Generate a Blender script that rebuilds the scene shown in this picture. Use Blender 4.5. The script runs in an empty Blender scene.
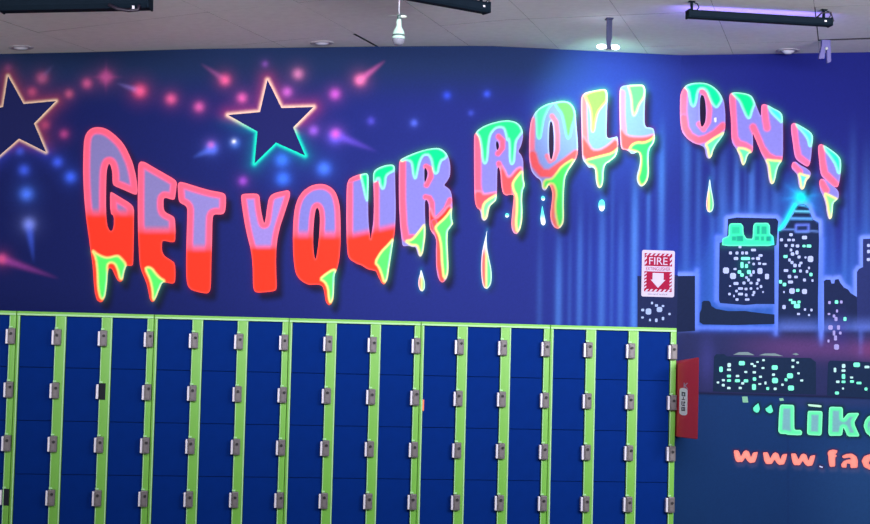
import bpy, bmesh, math, random
import numpy as np
from mathutils import Vector, Matrix
from mathutils.geometry import delaunay_2d_cdt
random.seed(7)
S = bpy.context.scene
COL = S.collection
PI = math.pi

# ------------------------------------------------------------------ camera
F = 1400.0
PITCH, YAW, ROLL = 0.048114, 0.111581, 0.025342
CP = np.array([-0.543794, -9.705156, 1.847058])
_f = np.array([math.sin(YAW)*math.cos(PITCH), math.cos(YAW)*math.cos(PITCH), math.sin(PITCH)])
_r = np.array([math.cos(YAW), -math.sin(YAW), 0.0])
_u = np.cross(_r, _f)
RT = _r*math.cos(ROLL)+_u*math.sin(ROLL)
UP = -_r*math.sin(ROLL)+_u*math.cos(ROLL)
cam = bpy.data.cameras.new('camera'); cam.sensor_width = 36; cam.lens = 36*F/870.0
cam.clip_start = .05; cam.clip_end = 100
co = bpy.data.objects.new('camera', cam); COL.objects.link(co)
co.matrix_world = Matrix(((RT[0], UP[0], -_f[0], CP[0]), (RT[1], UP[1], -_f[1], CP[1]), (RT[2], UP[2], -_f[2], CP[2]), (0, 0, 0, 1)))
S.camera = co

def ray(x, y): return RT*(x-435)/F - UP*(y-262)/F + _f
def onY(x, y, Y):
    d = ray(x, y); return CP+d*(Y-CP[1])/d[1]
def onZ(x, y, Z):
    d = ray(x, y); return CP+d*(Z-CP[2])/d[2]
def project(P):
    d = np.asarray(P, float)-CP; z = d@_f
    return 435+F*(d@RT)/z, 262-F*(d@UP)/z
CXS = [-6, -2.55, -1.85, -1.15, -.43, .18, .81, .96, 2.4, 6]
CZS = [3.45, 3.717, 3.765, 3.82, 3.865, 3.902, 3.936, 3.943, 3.943, 3.943]
def hc(x): return float(np.interp(x, CXS, CZS))
def onC(x, y):
    Z = 3.9
    for _ in range(60):
        P = onZ(x, y, Z); Z = .5*Z+.5*hc(P[0])
    return P

# ------------------------------------------------------------------ colour
def lin1(c):
    c = c/255.0
    return c/12.92 if c <= .04045 else ((c+.055)/1.055)**2.4
def L(*c): return np.array([lin1(v) for v in c])

# ------------------------------------------------------------------ materials
def mat(name, col, rough=.6, metal=0, noise=0.0, nscale=30, bump=0, emis=None, estr=0, trans=0, spec=.5):
    m = bpy.data.materials.new(name); m.use_nodes = True
    nt = m.node_tree; b = nt.nodes['Principled BSDF']
    c = tuple(L(*col))+(1,)
    b.inputs['Base Color'].default_value = c
    b.inputs['Roughness'].default_value = rough; b.inputs['Metallic'].default_value = metal
    b.inputs['Specular IOR Level'].default_value = spec
    b.inputs['Transmission Weight'].default_value = trans
    if emis is not None:
        b.inputs['Emission Color'].default_value = tuple(L(*emis))+(1,); b.inputs['Emission Strength'].default_value = estr
    if noise or bump:
        tc = nt.nodes.new('ShaderNodeTexCoord'); n = nt.nodes.new('ShaderNodeTexNoise')
        n.inputs['Scale'].default_value = nscale; n.inputs['Detail'].default_value = 4
        nt.links.new(tc.outputs['Object'], n.inputs['Vector'])
        if noise:
            mx = nt.nodes.new('ShaderNodeMix'); mx.data_type = 'RGBA'
            mx.inputs['A'].default_value = tuple(v*(1-noise) for v in c[:3])+(1,)
            mx.inputs['B'].default_value = tuple(min(1, v*(1+noise)) for v in c[:3])+(1,)
            nt.links.new(n.outputs['Fac'], mx.inputs['Factor']); nt.links.new(mx.outputs['Result'], b.inputs['Base Color'])
        if bump:
            bp = nt.nodes.new('ShaderNodeBump'); bp.inputs['Strength'].default_value = bump; bp.inputs['Distance'].default_value = .002
            nt.links.new(n.outputs['Fac'], bp.inputs['Height']); nt.links.new(bp.outputs['Normal'], b.inputs['Normal'])
    return m
def paintmat(name, rough=.75):
    m = bpy.data.materials.new(name); m.use_nodes = True
    nt = m.node_tree; b = nt.nodes['Principled BSDF']; b.inputs['Roughness'].default_value = rough
    b.inputs['Specular IOR Level'].default_value = .12
    a = nt.nodes.new('ShaderNodeAttribute'); a.attribute_name = 'paint'
    tc = nt.nodes.new('ShaderNodeTexCoord'); n = nt.nodes.new('ShaderNodeTexNoise'); n.inputs['Scale'].default_value = 55
    n.inputs['Detail'].default_value = 3
    mr = nt.nodes.new('ShaderNodeMapRange'); mr.inputs['To Min'].default_value = .9; mr.inputs['To Max'].default_value = 1.1
    mx = nt.nodes.new('ShaderNodeVectorMath'); mx.operation = 'SCALE'
    nt.links.new(tc.outputs['Object'], n.inputs['Vector']); nt.links.new(n.outputs['Fac'], mr.inputs['Value'])
    nt.links.new(a.outputs['Color'], mx.inputs[0]); nt.links.new(mr.outputs['Result'], mx.inputs['Scale'])
    nt.links.new(mx.outputs['Vector'], b.inputs['Base Color'])
    return m
M = {}
M['paint'] = paintmat('mural_paint')
M['green'] = mat('lime_green_steel', (106, 172, 62), .5, noise=.06, nscale=8)
M['glare_green'] = mat('lime_edge_glare', (158, 208, 150), .4)  # edge glare painted in as a paler green; striker plates share it
M['blue'] = mat('blue_door_steel', (2, 38, 112), .65, noise=.12, nscale=14, bump=.15, spec=.03)
M['gap'] = mat('dark_interior', (8, 14, 30), .9)
M['lock'] = mat('worn_zinc', (112, 106, 110), .45, .35, noise=.35, nscale=60)
M['lockdark'] = mat('keyhole_black', (30, 28, 34), .6)
M['steel'] = mat('bright_latch_steel', (225, 220, 235), .35, .2)
M['orange'] = mat('orange_plastic', (225, 120, 85), .5)
M['housing'] = mat('dark_green_housing', (12, 24, 36), .8, spec=.08, noise=.2, nscale=20)
M['tubeoff'] = mat('glass_tube_dull', (150, 150, 170), .2)
M['violet'] = mat('violet_tube', (110, 70, 255), .3, emis=(92, 60, 255), estr=1.2)
M['white'] = mat('white_plastic', (180, 188, 180), .5, spec=.2)
M['bulb'] = mat('bulb_enamel', (162, 190, 180), .4, spec=.2)
M['dome'] = mat('frosted_dome', (135, 135, 152), .15, trans=.35)
M['ring'] = mat('grey_band', (60, 80, 80), .5)
M['cord'] = mat('pale_cord', (160, 160, 172), .6)
M['bracket'] = mat('grey_bracket', (46, 50, 80), .6, spec=.2)
M['lit'] = mat('lit_lamp_lens', (255, 255, 255), .3, emis=(225, 240, 255), estr=7.0)
M['lilac'] = mat('lilac_plastic', (80, 76, 140), .45)
M['trimw'] = mat('downlight_trim', (165, 160, 170), .5)
M['lens'] = mat('downlight_lens', (225, 225, 240), .2)
M['red'] = mat('red_enamel_panel', (214, 44, 66), .5, noise=.05, nscale=12)
M['signwhite'] = mat('sign_white', (186, 176, 202), .8, spec=.04)
M['signred'] = mat('sign_red', (146, 28, 60), .8, spec=.04)
M['labelwhite'] = mat('label_white', (250, 248, 252), .35)
M['black'] = mat('print_black', (30, 20, 40), .5)
M['ceil'] = mat('ceiling_tile_fibre', (222, 218, 222), .95, noise=.10, nscale=18, bump=.5, spec=.1)
M['tileedge'] = mat('tile_edge_shade', (74, 72, 82), .95, spec=.05)  # tile sides darkened to paint shade into the joints
M['plenum'] = mat('dark_plenum', (20, 20, 34), .95)
M['floor'] = mat('polished_floor', (90, 86, 96), .35, noise=.15, nscale=3)

# ------------------------------------------------------------------ mesh helpers
def link(name, me, m, parent=None):
    o = bpy.data.objects.new(name, me); COL.objects.link(o)
    if m is not None:
        for q in (m if isinstance(m, (list, tuple)) else [m]): me.materials.append(q)
    if parent is not None: o.parent = parent
    return o
def obj(name, bm, m, parent=None, smooth=False):
    me = bpy.data.meshes.new(name); bmesh.ops.recalc_face_normals(bm, faces=bm.faces); bm.to_mesh(me); bm.free()
    if smooth:
        for p in me.polygons: p.use_smooth = True
    return link(name, me, m, parent)
def empty(name, loc, rz=0):
    o = bpy.data.objects.new(name, None); COL.objects.link(o); o.location = loc; o.rotation_euler = (0, 0, rz); o.empty_display_size = .05
    return o
def tag(o, label=None, cat=None, group=None, kind=None):
    if label: o['label'] = label
    if cat: o['category'] = cat
    if group: o['group'] = group
    if kind: o['kind'] = kind
    return o
def box(bm, x0, x1, y0, y1, z0, z1, bev=0, seg=2, mi=0):
    r = bmesh.ops.create_cube(bm, size=1)
    vs = r['verts']
    for v in vs:
        v.co = Vector((x0+(v.co.x+.5)*(x1-x0), y0+(v.co.y+.5)*(y1-y0), z0+(v.co.z+.5)*(z1-z0)))
    fs = set(f for v in vs for f in v.link_faces)
    for f in fs: f.material_index = mi
    if bev:
        es = set(e for v in vs for e in v.link_edges)
        r = bmesh.ops.bevel(bm, geom=list(es), offset=bev, segments=seg, affect='EDGES', profile=.5)
        for f in r['faces']: f.material_index = mi
    return bm
def lathe(bm, prof, n=24, c=(0, 0, 0), axis='z', mi=0):
    rings = []
    for r, h in prof:
        ring = []
        for i in range(n):
            a = 2*PI*i/n
            p = (r*math.cos(a), r*math.sin(a), h) if axis == 'z' else ((h, r*math.cos(a), r*math.sin(a)) if axis == 'x' else (r*math.cos(a), h, r*math.sin(a)))
            ring.append(bm.verts.new((c[0]+p[0], c[1]+p[1], c[2]+p[2])))
        rings.append(ring)
    for a, b in zip(rings, rings[1:]):
        for i in range(n):
            f = bm.faces.new((a[i], a[(i+1) % n], b[(i+1) % n], b[i])); f.material_index = mi
    f = bm.faces.new(rings[0]); f.material_index = mi
    f = bm.faces.new(rings[-1]); f.material_index = mi
    return bm
def tube(bm, pts, r, n=10):
    pts = [Vector(p) for p in pts]; rings = []
    for i, p in enumerate(pts):
        t = (pts[min(i+1, len(pts)-1)]-pts[max(i-1, 0)]).normalized()
        a = t.orthogonal().normalized() if i == 0 else (A-t*A.dot(t)).normalized()
        A = a; b = t.cross(a)
        rings.append([bm.verts.new(p+(a*math.cos(2*PI*k/n)+b*math.sin(2*PI*k/n))*r) for k in range(n)])
    for q, w in zip(rings, rings[1:]):
        for k in range(n): bm.faces.new((q[k], q[(k+1) % n], w[(k+1) % n], w[k]))
    bm.faces.new(rings[0]); bm.faces.new(rings[-1])
    return bm

# ------------------------------------------------------------------ walls as planes
YW = 0.42
def W1(x, y, off=0.0):
    return onY(x, y, YW-off)
_c = W1(679, 200)
CX = _c[0]
TH = math.radians(18.5)
RD = np.array([math.cos(TH), -math.sin(TH), 0.0]); RN = np.array([-math.sin(TH), -math.cos(TH), 0.0])
C0 = np.array([CX, YW, 0.0])
def W2(x, y, off=0.0):
    d = ray(x, y); q = C0+RN*off
    t = ((q-CP)@RN)/(d@RN); return CP+d*t

# ------------------------------------------------------------------ 2D helpers (paint outlines, in the picture's measure)
def chaikin(p, k=.22):
    out = []
    n = len(p)
    for i in range(n):
        a = np.array(p[i], float); b = np.array(p[(i+1) % n], float)
        out.append(a*(1-k)+b*k); out.append(a*k+b*(1-k))
    return np.array(out)
def segdist(P, A, B):
    d = B-A; t = np.clip(((P-A)@d)/max(1e-9, d@d), 0, 1)
    return np.hypot(*(P-A-t[:, None]*d).T)
def pdist(P, poly):
    r = np.full(len(P), 1e9)
    for i in range(len(poly)): r = np.minimum(r, segdist(P, poly[i], poly[(i+1) % len(poly)]))
    return r
def inside(P, poly):
    x, y = P[:, 0], P[:, 1]; c = np.zeros(len(P), bool); n = len(poly)
    for i in range(n):
        x1, y1 = poly[i]; x2, y2 = poly[(i+1) % n]
        if y1 == y2: continue
        k = ((y1 > y) != (y2 > y)) & (x < (x2-x1)*(y-y1)/(y2-y1)+x1); c ^= k
    return c
def sdf(P, poly):            # negative inside
    poly = np.asarray(poly, float); d = pdist(P, poly); return np.where(inside(P, poly), -d, d)
def sdf_box(P, poly, pad=14):  # sdf evaluated only near the outline
    poly = np.asarray(poly, float); r = np.full(len(P), 99.0)
    k = (P[:, 0] > poly[:, 0].min()-pad) & (P[:, 0] < poly[:, 0].max()+pad) & (P[:, 1] > poly[:, 1].min()-pad) & (P[:, 1] < poly[:, 1].max()+pad)
    if k.any(): r[k] = sdf(P[k], poly)
    return r
def line(P, pts):
    r = np.full(len(P), 1e9)
    for a, b in zip(pts, pts[1:]): r = np.minimum(r, segdist(P, np.array(a, float), np.array(b, float)))
    return r
def ss(a, b, x):
    t = np.clip((x-a)/(b-a), 0, 1); return t*t*(3-2*t)
def blend(c, col, a): return c*(1-a[:, None])+np.asarray(col)*a[:, None]

# paint colours
LAV = L(122, 118, 194); LAV2 = L(176, 178, 240); PINK = L(255, 92, 120); RED = L(255, 52, 32); ROSE = L(255, 130, 160)
GREEN = L(84, 236, 100); EMER = L(0, 238, 128); LIME = L(146, 240, 84); MINT = L(140, 250, 200); YEL = L(240, 226, 130); CYAN = L(110, 246, 230)
SALM = L(246, 120, 110)

# each letter: outline, holes, paint = list of layers
LETTERS = []
def letter(ch, wall, out, holes=(), lav=LAV, rim=None, fade=None, layers=(), label=None):
    LETTERS.append(dict(ch=ch, wall=wall, out=chaikin(out), holes=[chaikin(h) for h in holes], lav=lav, rim=rim, fade=fade, layers=layers, label=label))
def G(pts, col=GREEN, rimc=YEL): return ('G', chaikin(pts), col, rimc)
def K(pts, w, col=PINK): return ('K', pts, w, col)
def A(pts, col=RED): return ('A', chaikin(pts), col)

letter('G', 1, [(83, 172), (83.4, 150), (84, 140), (86, 133.5), (90, 129), (95, 127), (102, 127.3), (108, 129.5), (114, 134), (120, 139.5), (125, 146), (129, 154), (132.5, 162), (135, 171), (136.7, 180), (137.7, 190), (137, 194.5), (134, 194.5), (124, 190), (114, 186), (112.5, 183), (112.3, 172), (110.7, 165.5), (109, 163.5), (107.8, 166), (106.6, 172), (106, 190), (106, 210), (107, 225), (109.5, 230.5), (112, 231), (113.6, 227), (114, 216.5), (110.3, 213), (110, 193), (111.5, 191.8), (120, 197), (130, 203), (134, 207.5), (134, 220), (133.7, 245), (133.3, 264.5), (131, 266), (126.5, 265.5), (124.3, 272), (123, 280), (120.3, 282.3), (117, 280), (113.5, 272), (111.5, 268.5), (109, 268), (107.8, 273), (107, 285), (105.5, 296), (103, 301.5), (100, 302.5), (96.5, 300), (94.5, 291), (93.5, 280), (93, 270), (91.8, 259), (90, 247), (88.5, 235), (86.3, 220), (84.8, 205), (83.7, 190)],
       lav=L(124, 115, 170), rim=7.0, fade=(206, 219), layers=[G([(92, 250), (97, 254), (103, 257), (108, 258), (117, 255.5), (120, 257), (126.5, 264.5), (124, 272), (122.5, 279), (120, 279), (118, 270), (115, 263.5), (110, 262), (107, 265), (107.5, 275), (106.5, 287), (105, 296), (102.5, 299.5), (100, 297), (98, 287), (97.5, 270), (96, 258)])],
       label='first letter G, lavender fading to red, two green drips below')
letter('E', 1, [(138, 172), (138.3, 164), (140.5, 161.3), (145, 162), (150, 165), (160, 170.8), (170, 176.5), (175.5, 180), (177, 183), (176.3, 189), (175, 199), (172.5, 200), (165, 197.5), (163.5, 199.5), (163.5, 208), (165, 212), (172, 215.5), (175, 218), (175.6, 230), (175.3, 241.5), (172, 242.5), (163, 240.5), (161.8, 243.5), (162, 251), (164.5, 256), (171, 260), (175, 263), (175.6, 275), (175, 282.5), (172, 284), (166, 282.3), (162.3, 282.5), (159.5, 289), (157, 296), (154.5, 301), (152, 302.3), (149.8, 299.5), (148.5, 292), (147, 285), (144, 277), (141, 270), (139.5, 263), (138.8, 250), (138, 230), (137.7, 210)],
       lav=L(126, 117, 172), rim=6.5, fade=(224, 236), layers=[G([(145, 268.5), (148, 267), (152, 268.5), (156, 274), (160, 278), (165, 281), (161.5, 284), (158, 292), (155, 299), (153, 300), (152.5, 290), (150.5, 280)])],
       label='letter E between G and T, its top edge slanting down')
letter('T', 1, [(177.6, 184), (180, 181.7), (185, 182.7), (195, 186), (210, 190.3), (220, 192), (224, 193.2), (226, 196), (226, 205), (225, 212), (222.5, 214.6), (214, 214.3), (212.5, 218), (212.1, 240), (211.5, 260), (211, 280), (210.5, 290), (208, 293.6), (202, 293), (192, 290.5), (188, 287), (186.4, 280), (186, 265), (186.5, 240), (187.3, 215), (187.3, 208.5), (185, 205.3), (180, 203), (178.5, 199.5), (178, 192)],
       lav=L(136, 124, 190), rim=6.6, fade=(242, 254), label='letter T ending the first word, flat red foot')
letter('Y', 1, [(241, 196), (243, 193.7), (256.5, 193.3), (259.5, 195.5), (260, 202), (261.3, 212), (263.3, 221), (264.4, 223.5), (265.6, 219), (267, 208), (268.5, 199), (270.5, 195.5), (275, 192.8), (283, 191), (288, 190), (290, 192), (290, 196), (288, 203), (284, 215), (280, 227), (277.5, 238), (276.3, 250), (276, 262), (276.5, 280), (276.8, 288), (275, 291), (268, 292), (258, 292.8), (254.5, 291.5), (253, 287), (252.8, 270), (252, 258), (250.5, 248), (247.5, 237), (245, 225), (243, 213), (241.6, 203)],
       lav=L(146, 126, 200), rim=5.6, fade=(243, 251), label='letter Y starting the second word')
letter('O', 1, [(293, 250), (292.8, 235), (293.5, 218), (295, 207), (298, 198), (303, 191), (310, 186), (317, 184), (324, 184), (330, 186.5), (335, 191), (338, 198), (340, 208), (340.6, 225), (340.5, 245), (339.3, 260), (336.8, 270), (334.5, 275), (334.2, 283), (334, 292), (333.3, 300), (331, 304.5), (328.5, 305.3), (325.8, 302), (324.6, 294), (323.5, 288), (321, 285), (316, 284.5), (310, 285), (305, 283.5), (299, 279), (295.5, 273), (294, 264)],
       holes=[[(317.5, 207.3), (319.4, 211), (320, 220), (319.3, 235), (317.7, 249), (315.8, 260), (314.2, 256), (313.1, 245), (313.3, 230), (314.5, 215), (316, 208.5)]],
       rim=5.4, fade=(228, 241), layers=[G([(320, 279), (326, 274), (333, 269.5), (336, 270.5), (334.3, 285), (333.5, 297), (330.5, 303.5), (328.8, 298), (328, 288), (325, 282)])],
       label='first letter O, single green drip at lower right')
letter('U', 1, [(346.5, 200), (346.7, 190), (347, 184), (349, 179), (354, 176), (360, 174.2), (366, 173), (368.3, 174.5), (368.7, 180), (368.3, 195), (368, 210), (368.7, 225), (370, 236), (370.8, 240), (371.8, 232), (373.3, 222), (373.9, 210), (373.8, 195), (373.2, 182), (373, 174), (374.5, 170.3), (379, 167.3), (386, 165), (392, 164.4), (394.6, 166), (395, 170), (395.3, 190), (395.8, 205), (395.5, 220), (394.8, 232), (392.8, 245), (391, 256), (389.5, 266), (388.3, 275), (387, 281), (384, 284.8), (381.5, 283), (379.5, 279), (377.5, 275), (376, 271), (372, 270.3), (367, 269), (362, 265.5), (356, 263.5), (350, 259.5), (348, 256), (347, 248), (346.5, 235), (346.3, 215)],
       layers=[K([(349.5, 180), (349.3, 240)], 6, PINK), K([(350, 180), (360, 176.5)], 4.5, PINK), K([(376.3, 184), (376.3, 236)], 5, PINK), ('F', 'U'),
               G([(361, 175), (367, 173), (368.7, 175), (368.5, 190), (367.5, 201.5), (365.5, 196), (363.5, 186), (361.5, 178)], EMER, MINT),
               G([(373, 174), (376, 169.5), (385, 165.5), (392, 164.5), (395, 167), (394, 170.5), (388, 173.5), (385.5, 176.5), (385, 184), (383, 189.5), (380.5, 185), (379.5, 178), (377, 178), (376, 181), (373.5, 181.5)], EMER, MINT),
               G([(394, 238), (388, 245), (381, 252), (375, 262.5), (379, 267), (382, 275), (384, 282.5), (387, 280), (389, 268), (392, 254)])],
       label='letter U, green slime on both tips')
letter('R', 1, [(399, 164), (400, 160), (403, 158), (410, 154.7), (420, 151), (430, 148.5), (438, 147.8), (443, 149.7), (447, 153.8), (449.5, 160), (450.5, 168), (450, 176), (447.3, 181), (443.8, 185.3), (447.5, 187.5), (450.5, 190.5), (452, 196), (452.5, 206), (451.7, 214), (452, 219.5), (453.3, 223.5), (450.5, 227.3), (447.7, 231), (447.3, 240), (448.3, 260), (448.6, 271), (447, 278.5), (443.5, 282.5), (440.5, 282), (437.7, 277), (436.2, 268), (435.8, 252), (436.3, 241), (435, 236.5), (432, 232.5), (429.6, 228), (429.1, 215), (429, 205.5), (427.5, 201), (426, 199.3), (424.8, 202), (425, 215), (425.5, 230), (425.4, 237), (424, 246), (423, 253), (420.5, 257.5), (418, 255), (416.5, 249.5), (415.3, 247), (412, 247), (409, 245.7), (405, 246.2), (402.7, 246), (401.6, 240), (400, 225), (399, 205), (398.8, 180)],
       holes=[[(424.2, 167.5), (426.4, 168.6), (427.8, 173), (426.7, 178.5), (424.5, 184)]],
       layers=[K([(402.3, 160), (402.3, 200), (403.6, 225), (406, 238), (413, 238)], 6.2), K([(426, 166.5), (430.5, 169), (430.8, 177), (426.5, 185)], 4.6),
               K([(425.5, 197), (429.5, 198), (432, 203), (432.3, 215), (434, 221), (440, 216), (446, 209), (450, 200)], 4.5), A([(429.5, 208), (432, 216), (436, 220), (443, 214), (449, 206), (451, 209), (446, 218), (437, 226), (437, 233), (433, 232), (430, 228)]),
               K([(434, 222), (437, 233), (438.8, 240), (438.8, 265), (442, 280)], 4.6, L(250, 78, 70)),
               G([(401, 160), (410, 155), (420, 151), (430, 148.5), (438, 148), (444, 151), (447, 155), (445, 158.5), (441, 160), (438.7, 166), (437.7, 172), (435.5, 173.8), (433.5, 170), (432, 160), (429, 154.5), (424, 154.5), (421, 158), (419, 163), (417, 172), (415.5, 179), (413.5, 175), (412.5, 165), (411, 161), (406, 159.5), (402, 161)], EMER, MINT),
               G([(425.5, 223), (418, 233), (412, 240), (405, 241), (411, 245), (417, 245), (419, 250), (420.5, 256.5), (423.5, 250), (424.5, 240)]),
               G([(452, 208), (446, 217), (436, 226), (435.5, 229), (439, 235), (441.2, 245), (442, 262), (444, 280), (448.4, 272), (447.5, 240), (448, 231), (453.5, 224), (452, 215)])],
       label='letter R ending the second word, long drip on its leg')
letter('R', 1, [(474, 141), (474.3, 135), (476.7, 131), (482, 127), (490, 123.5), (500, 121), (508, 120.2), (515, 121.5), (520, 125), (522.8, 130.5), (523, 138), (521, 146), (518, 151.5), (521, 154.5), (523.2, 160), (523.4, 168), (523.4, 178), (525, 185.3), (522.6, 191), (522, 200), (522.5, 210), (522.3, 220), (520.5, 229), (517, 234.2), (514, 233.5), (511.6, 229.5), (511.2, 222), (512.2, 212), (513.6, 200), (513.8, 195), (510, 194.6), (506, 195.7), (502.7, 193), (501.2, 185), (500.5, 173), (499.5, 168.5), (498.2, 167), (497.2, 170), (497, 190), (496.5, 200), (493.5, 203), (490, 205.8), (488.6, 212), (487.5, 218), (484.5, 221.3), (481.5, 219.3), (480.6, 213), (480, 210), (477, 208), (475, 203), (474.3, 190), (474, 165)],
       holes=[[(497.3, 141), (498.7, 144), (499, 147), (498, 150), (496.6, 149.5), (496, 145), (496.2, 141.5)]],
       layers=[K([(477.3, 136), (477.5, 185), (479, 197), (483, 200)], 6.5), A([(475, 192), (481, 192), (483, 195.5), (492, 194), (496.5, 193), (488, 199), (483, 204), (481, 210), (477, 208), (475, 203)], L(252, 80, 90)),
               K([(498.5, 136.5), (502.5, 140.5), (502.3, 148), (498, 153.5)], 4.6), K([(498.8, 163.5), (502.3, 171), (504, 180)], 4.4), A([(500.5, 166), (504, 171), (507, 178), (511, 177.5), (517, 170), (521, 168), (521, 173), (514, 181), (512, 187), (514.5, 194), (506, 195.5), (502.5, 192)], L(252, 78, 82)),
               K([(514.5, 190), (515.8, 200), (514.3, 212), (513.6, 224), (516, 231)], 4.5, SALM),
               G([(477, 131.5), (482, 127), (490, 123.5), (500, 121), (508, 120.3), (515, 121.5), (520, 125), (522.5, 131), (519, 136), (515.5, 141), (514.5, 152), (513.7, 162), (511.7, 164.5), (510, 160), (510, 145), (509, 138), (507.5, 140.5), (506.5, 135), (504.5, 128), (500, 126.5), (495, 128), (490, 134), (488, 145), (487, 160), (485, 164), (483, 160), (482, 148), (480, 137), (477, 133)], L(30, 240, 120), MINT),
               G([(497, 194.5), (490, 198.5), (484, 203), (482.3, 210), (483.5, 219.5), (486.5, 218), (488.5, 208), (492, 204), (497, 200)], L(110, 240, 140)),
               G([(522.5, 170), (515, 179), (512.5, 184), (513.5, 190), (517, 196), (517, 210), (516, 222), (517, 232.5), (521, 227), (523, 210), (522, 196), (525.5, 185.5), (523.5, 178)])],
       label='letter R starting the third word, green slime across its top')
letter('O', 1, [(529.2, 160), (529, 145), (529.5, 130), (531, 120), (535, 112.5), (540, 107.7), (547, 104), (555, 102), (563, 100.8), (569, 102), (573.3, 106), (575.6, 112), (576.4, 125), (577.8, 140), (578, 152), (576.5, 158), (573, 164), (568, 171), (565, 178), (564, 190), (563.6, 205), (564, 215), (563.7, 222), (561.5, 227), (558, 229), (554, 227.3), (551, 222.5), (550.2, 214), (551.5, 204), (552.5, 195), (551.5, 189), (549.5, 184.8), (548, 186), (546.5, 189.5), (544, 190.8), (541.8, 188), (541.2, 182), (540, 179.7), (536, 177), (532.5, 173), (530.5, 168)],
       holes=[[(551, 120.5), (552.7, 124), (553.8, 135), (553.8, 150), (552.6, 157), (551, 160.5), (549.5, 156), (548.8, 145), (549, 130), (549.8, 123)]], lav=L(142, 150, 218),
       layers=[K([(532, 120), (531.5, 150), (533.5, 162)], 5.5, L(255, 120, 150)), K([(532.5, 155), (535.5, 165), (542, 173), (550, 173.5), (558, 167.5), (567, 161), (576, 154)], 7.5, L(252, 92, 100)),
               K([(552, 116), (556, 122), (557.5, 135), (557.3, 150), (554, 158.5), (550, 161), (547.3, 156)], 4.3, L(255, 120, 150)),
               K([(551, 184), (554, 192), (553, 204), (552.2, 217), (557, 227)], 4.4, SALM),
               G([(536, 111), (542, 106.5), (553, 102.5), (548, 108), (543.5, 118), (541.5, 130), (540.5, 137), (539, 139), (537.3, 136), (537, 125)], L(90, 250, 165), MINT),
               G([(555, 103), (563, 101), (569, 102), (573, 106), (575.3, 113), (574, 120), (571.5, 127), (570, 136), (568, 138.5), (566.3, 134), (564.5, 123), (562, 113), (558, 108)], L(120, 245, 100), MINT),
               G([(575, 158), (562, 166), (556, 174), (552, 179), (544, 180), (543, 188), (546.5, 188), (549, 183), (554, 184), (556.8, 192), (555.3, 205), (555.8, 215), (558.7, 228), (563.5, 222), (563.8, 200), (565, 178), (569, 169)])],
       label='letter O of the third word, wavy green drip below')
letter('L', 1, [(581, 101), (582, 95.5), (585, 92.7), (590, 91.5), (598, 90), (604, 89), (606.8, 90.5), (607.6, 96), (607, 110), (606.6, 125), (606.6, 136.5), (608.5, 138.3), (614, 137.3), (617.6, 136), (618.3, 143), (617.8, 150), (616, 156), (611, 160.7), (605.5, 164), (603.6, 170), (603.3, 181), (602, 186.5), (599.5, 188.5), (597, 186.3), (595.6, 180), (595.4, 173), (594.8, 168.8), (592, 167.2), (589, 168), (587, 165.5), (585, 162.5), (583, 160.5), (582, 154), (581.8, 140), (581.3, 120)], lav=L(134, 152, 215),
       layers=[K([(583.5, 96), (584.2, 125), (585, 140), (586, 150)], 5.5, L(255, 110, 122)), A([(582, 136), (587, 143), (592, 151), (600, 151), (608, 146.5), (616.5, 139), (618.5, 149), (611, 154), (600, 157), (583, 160)], L(250, 78, 80)),
               G([(585, 95), (592, 91.5), (604, 89), (607.5, 92), (606.5, 101), (602, 106), (597.5, 112), (595, 122), (593.8, 131.5), (591.7, 131), (592, 120), (590.5, 108), (587, 100)], LIME, L(250, 232, 120)),
               G([(585, 160.5), (600, 156.5), (612, 153.5), (618.5, 148), (616, 156), (611, 160.7), (605, 164.5), (603.8, 172), (603.5, 182), (600, 188.5), (597.3, 183), (596.5, 170), (594, 165.5), (588, 164)], L(104, 240, 120))],
       label='first L of the third word, brightly lit, green drip under its foot')
letter('L', 1, [(619.3, 96), (619.8, 88.7), (622.2, 86), (628, 85), (638, 84.6), (643, 84.7), (645.2, 87.5), (645.3, 95), (644.6, 110), (644.6, 124), (646.3, 127.3), (650, 127.4), (653.6, 128.5), (654.6, 133), (655, 138), (653.6, 143.5), (650.3, 147.5), (648.7, 152), (648.5, 162), (649, 171), (648, 179), (645.3, 184.3), (641.5, 187), (638.5, 185), (636.5, 180), (636.8, 174), (639, 168), (640.4, 160), (639.5, 153.5), (637.5, 151.7), (634, 153.8), (631, 153.8), (629, 151.3), (625.5, 149.7), (622.3, 149.5), (620.6, 146), (620, 135), (619.5, 115)], lav=L(134, 148, 215),
       layers=[K([(622, 93), (622, 115), (623.5, 132)], 5.3, L(255, 125, 160)), A([(620, 128), (625, 135), (630, 137.5), (645, 138), (654.5, 135), (652, 141), (643, 143), (633, 143), (629, 148), (627, 150), (622, 149.5)], L(250, 82, 88)),
               G([(628, 86), (636, 85), (643, 85), (645.2, 90), (643.5, 98), (639, 104), (636, 113), (633.5, 116), (632, 108), (631.5, 98), (629.5, 90)], L(108, 246, 120), L(235, 240, 150)),
               G([(655, 136), (651, 140), (644, 143), (637, 142.5), (632, 145), (629.5, 149.5), (636, 151), (640.7, 154), (641.3, 163), (640, 172), (638, 178), (640.5, 185.5), (645, 183.5), (648.8, 176), (648.3, 160), (650.3, 148), (654.5, 142)], L(60, 238, 105), L(235, 238, 120))],
       label='second L of the third word, drip curling from its foot')
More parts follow.
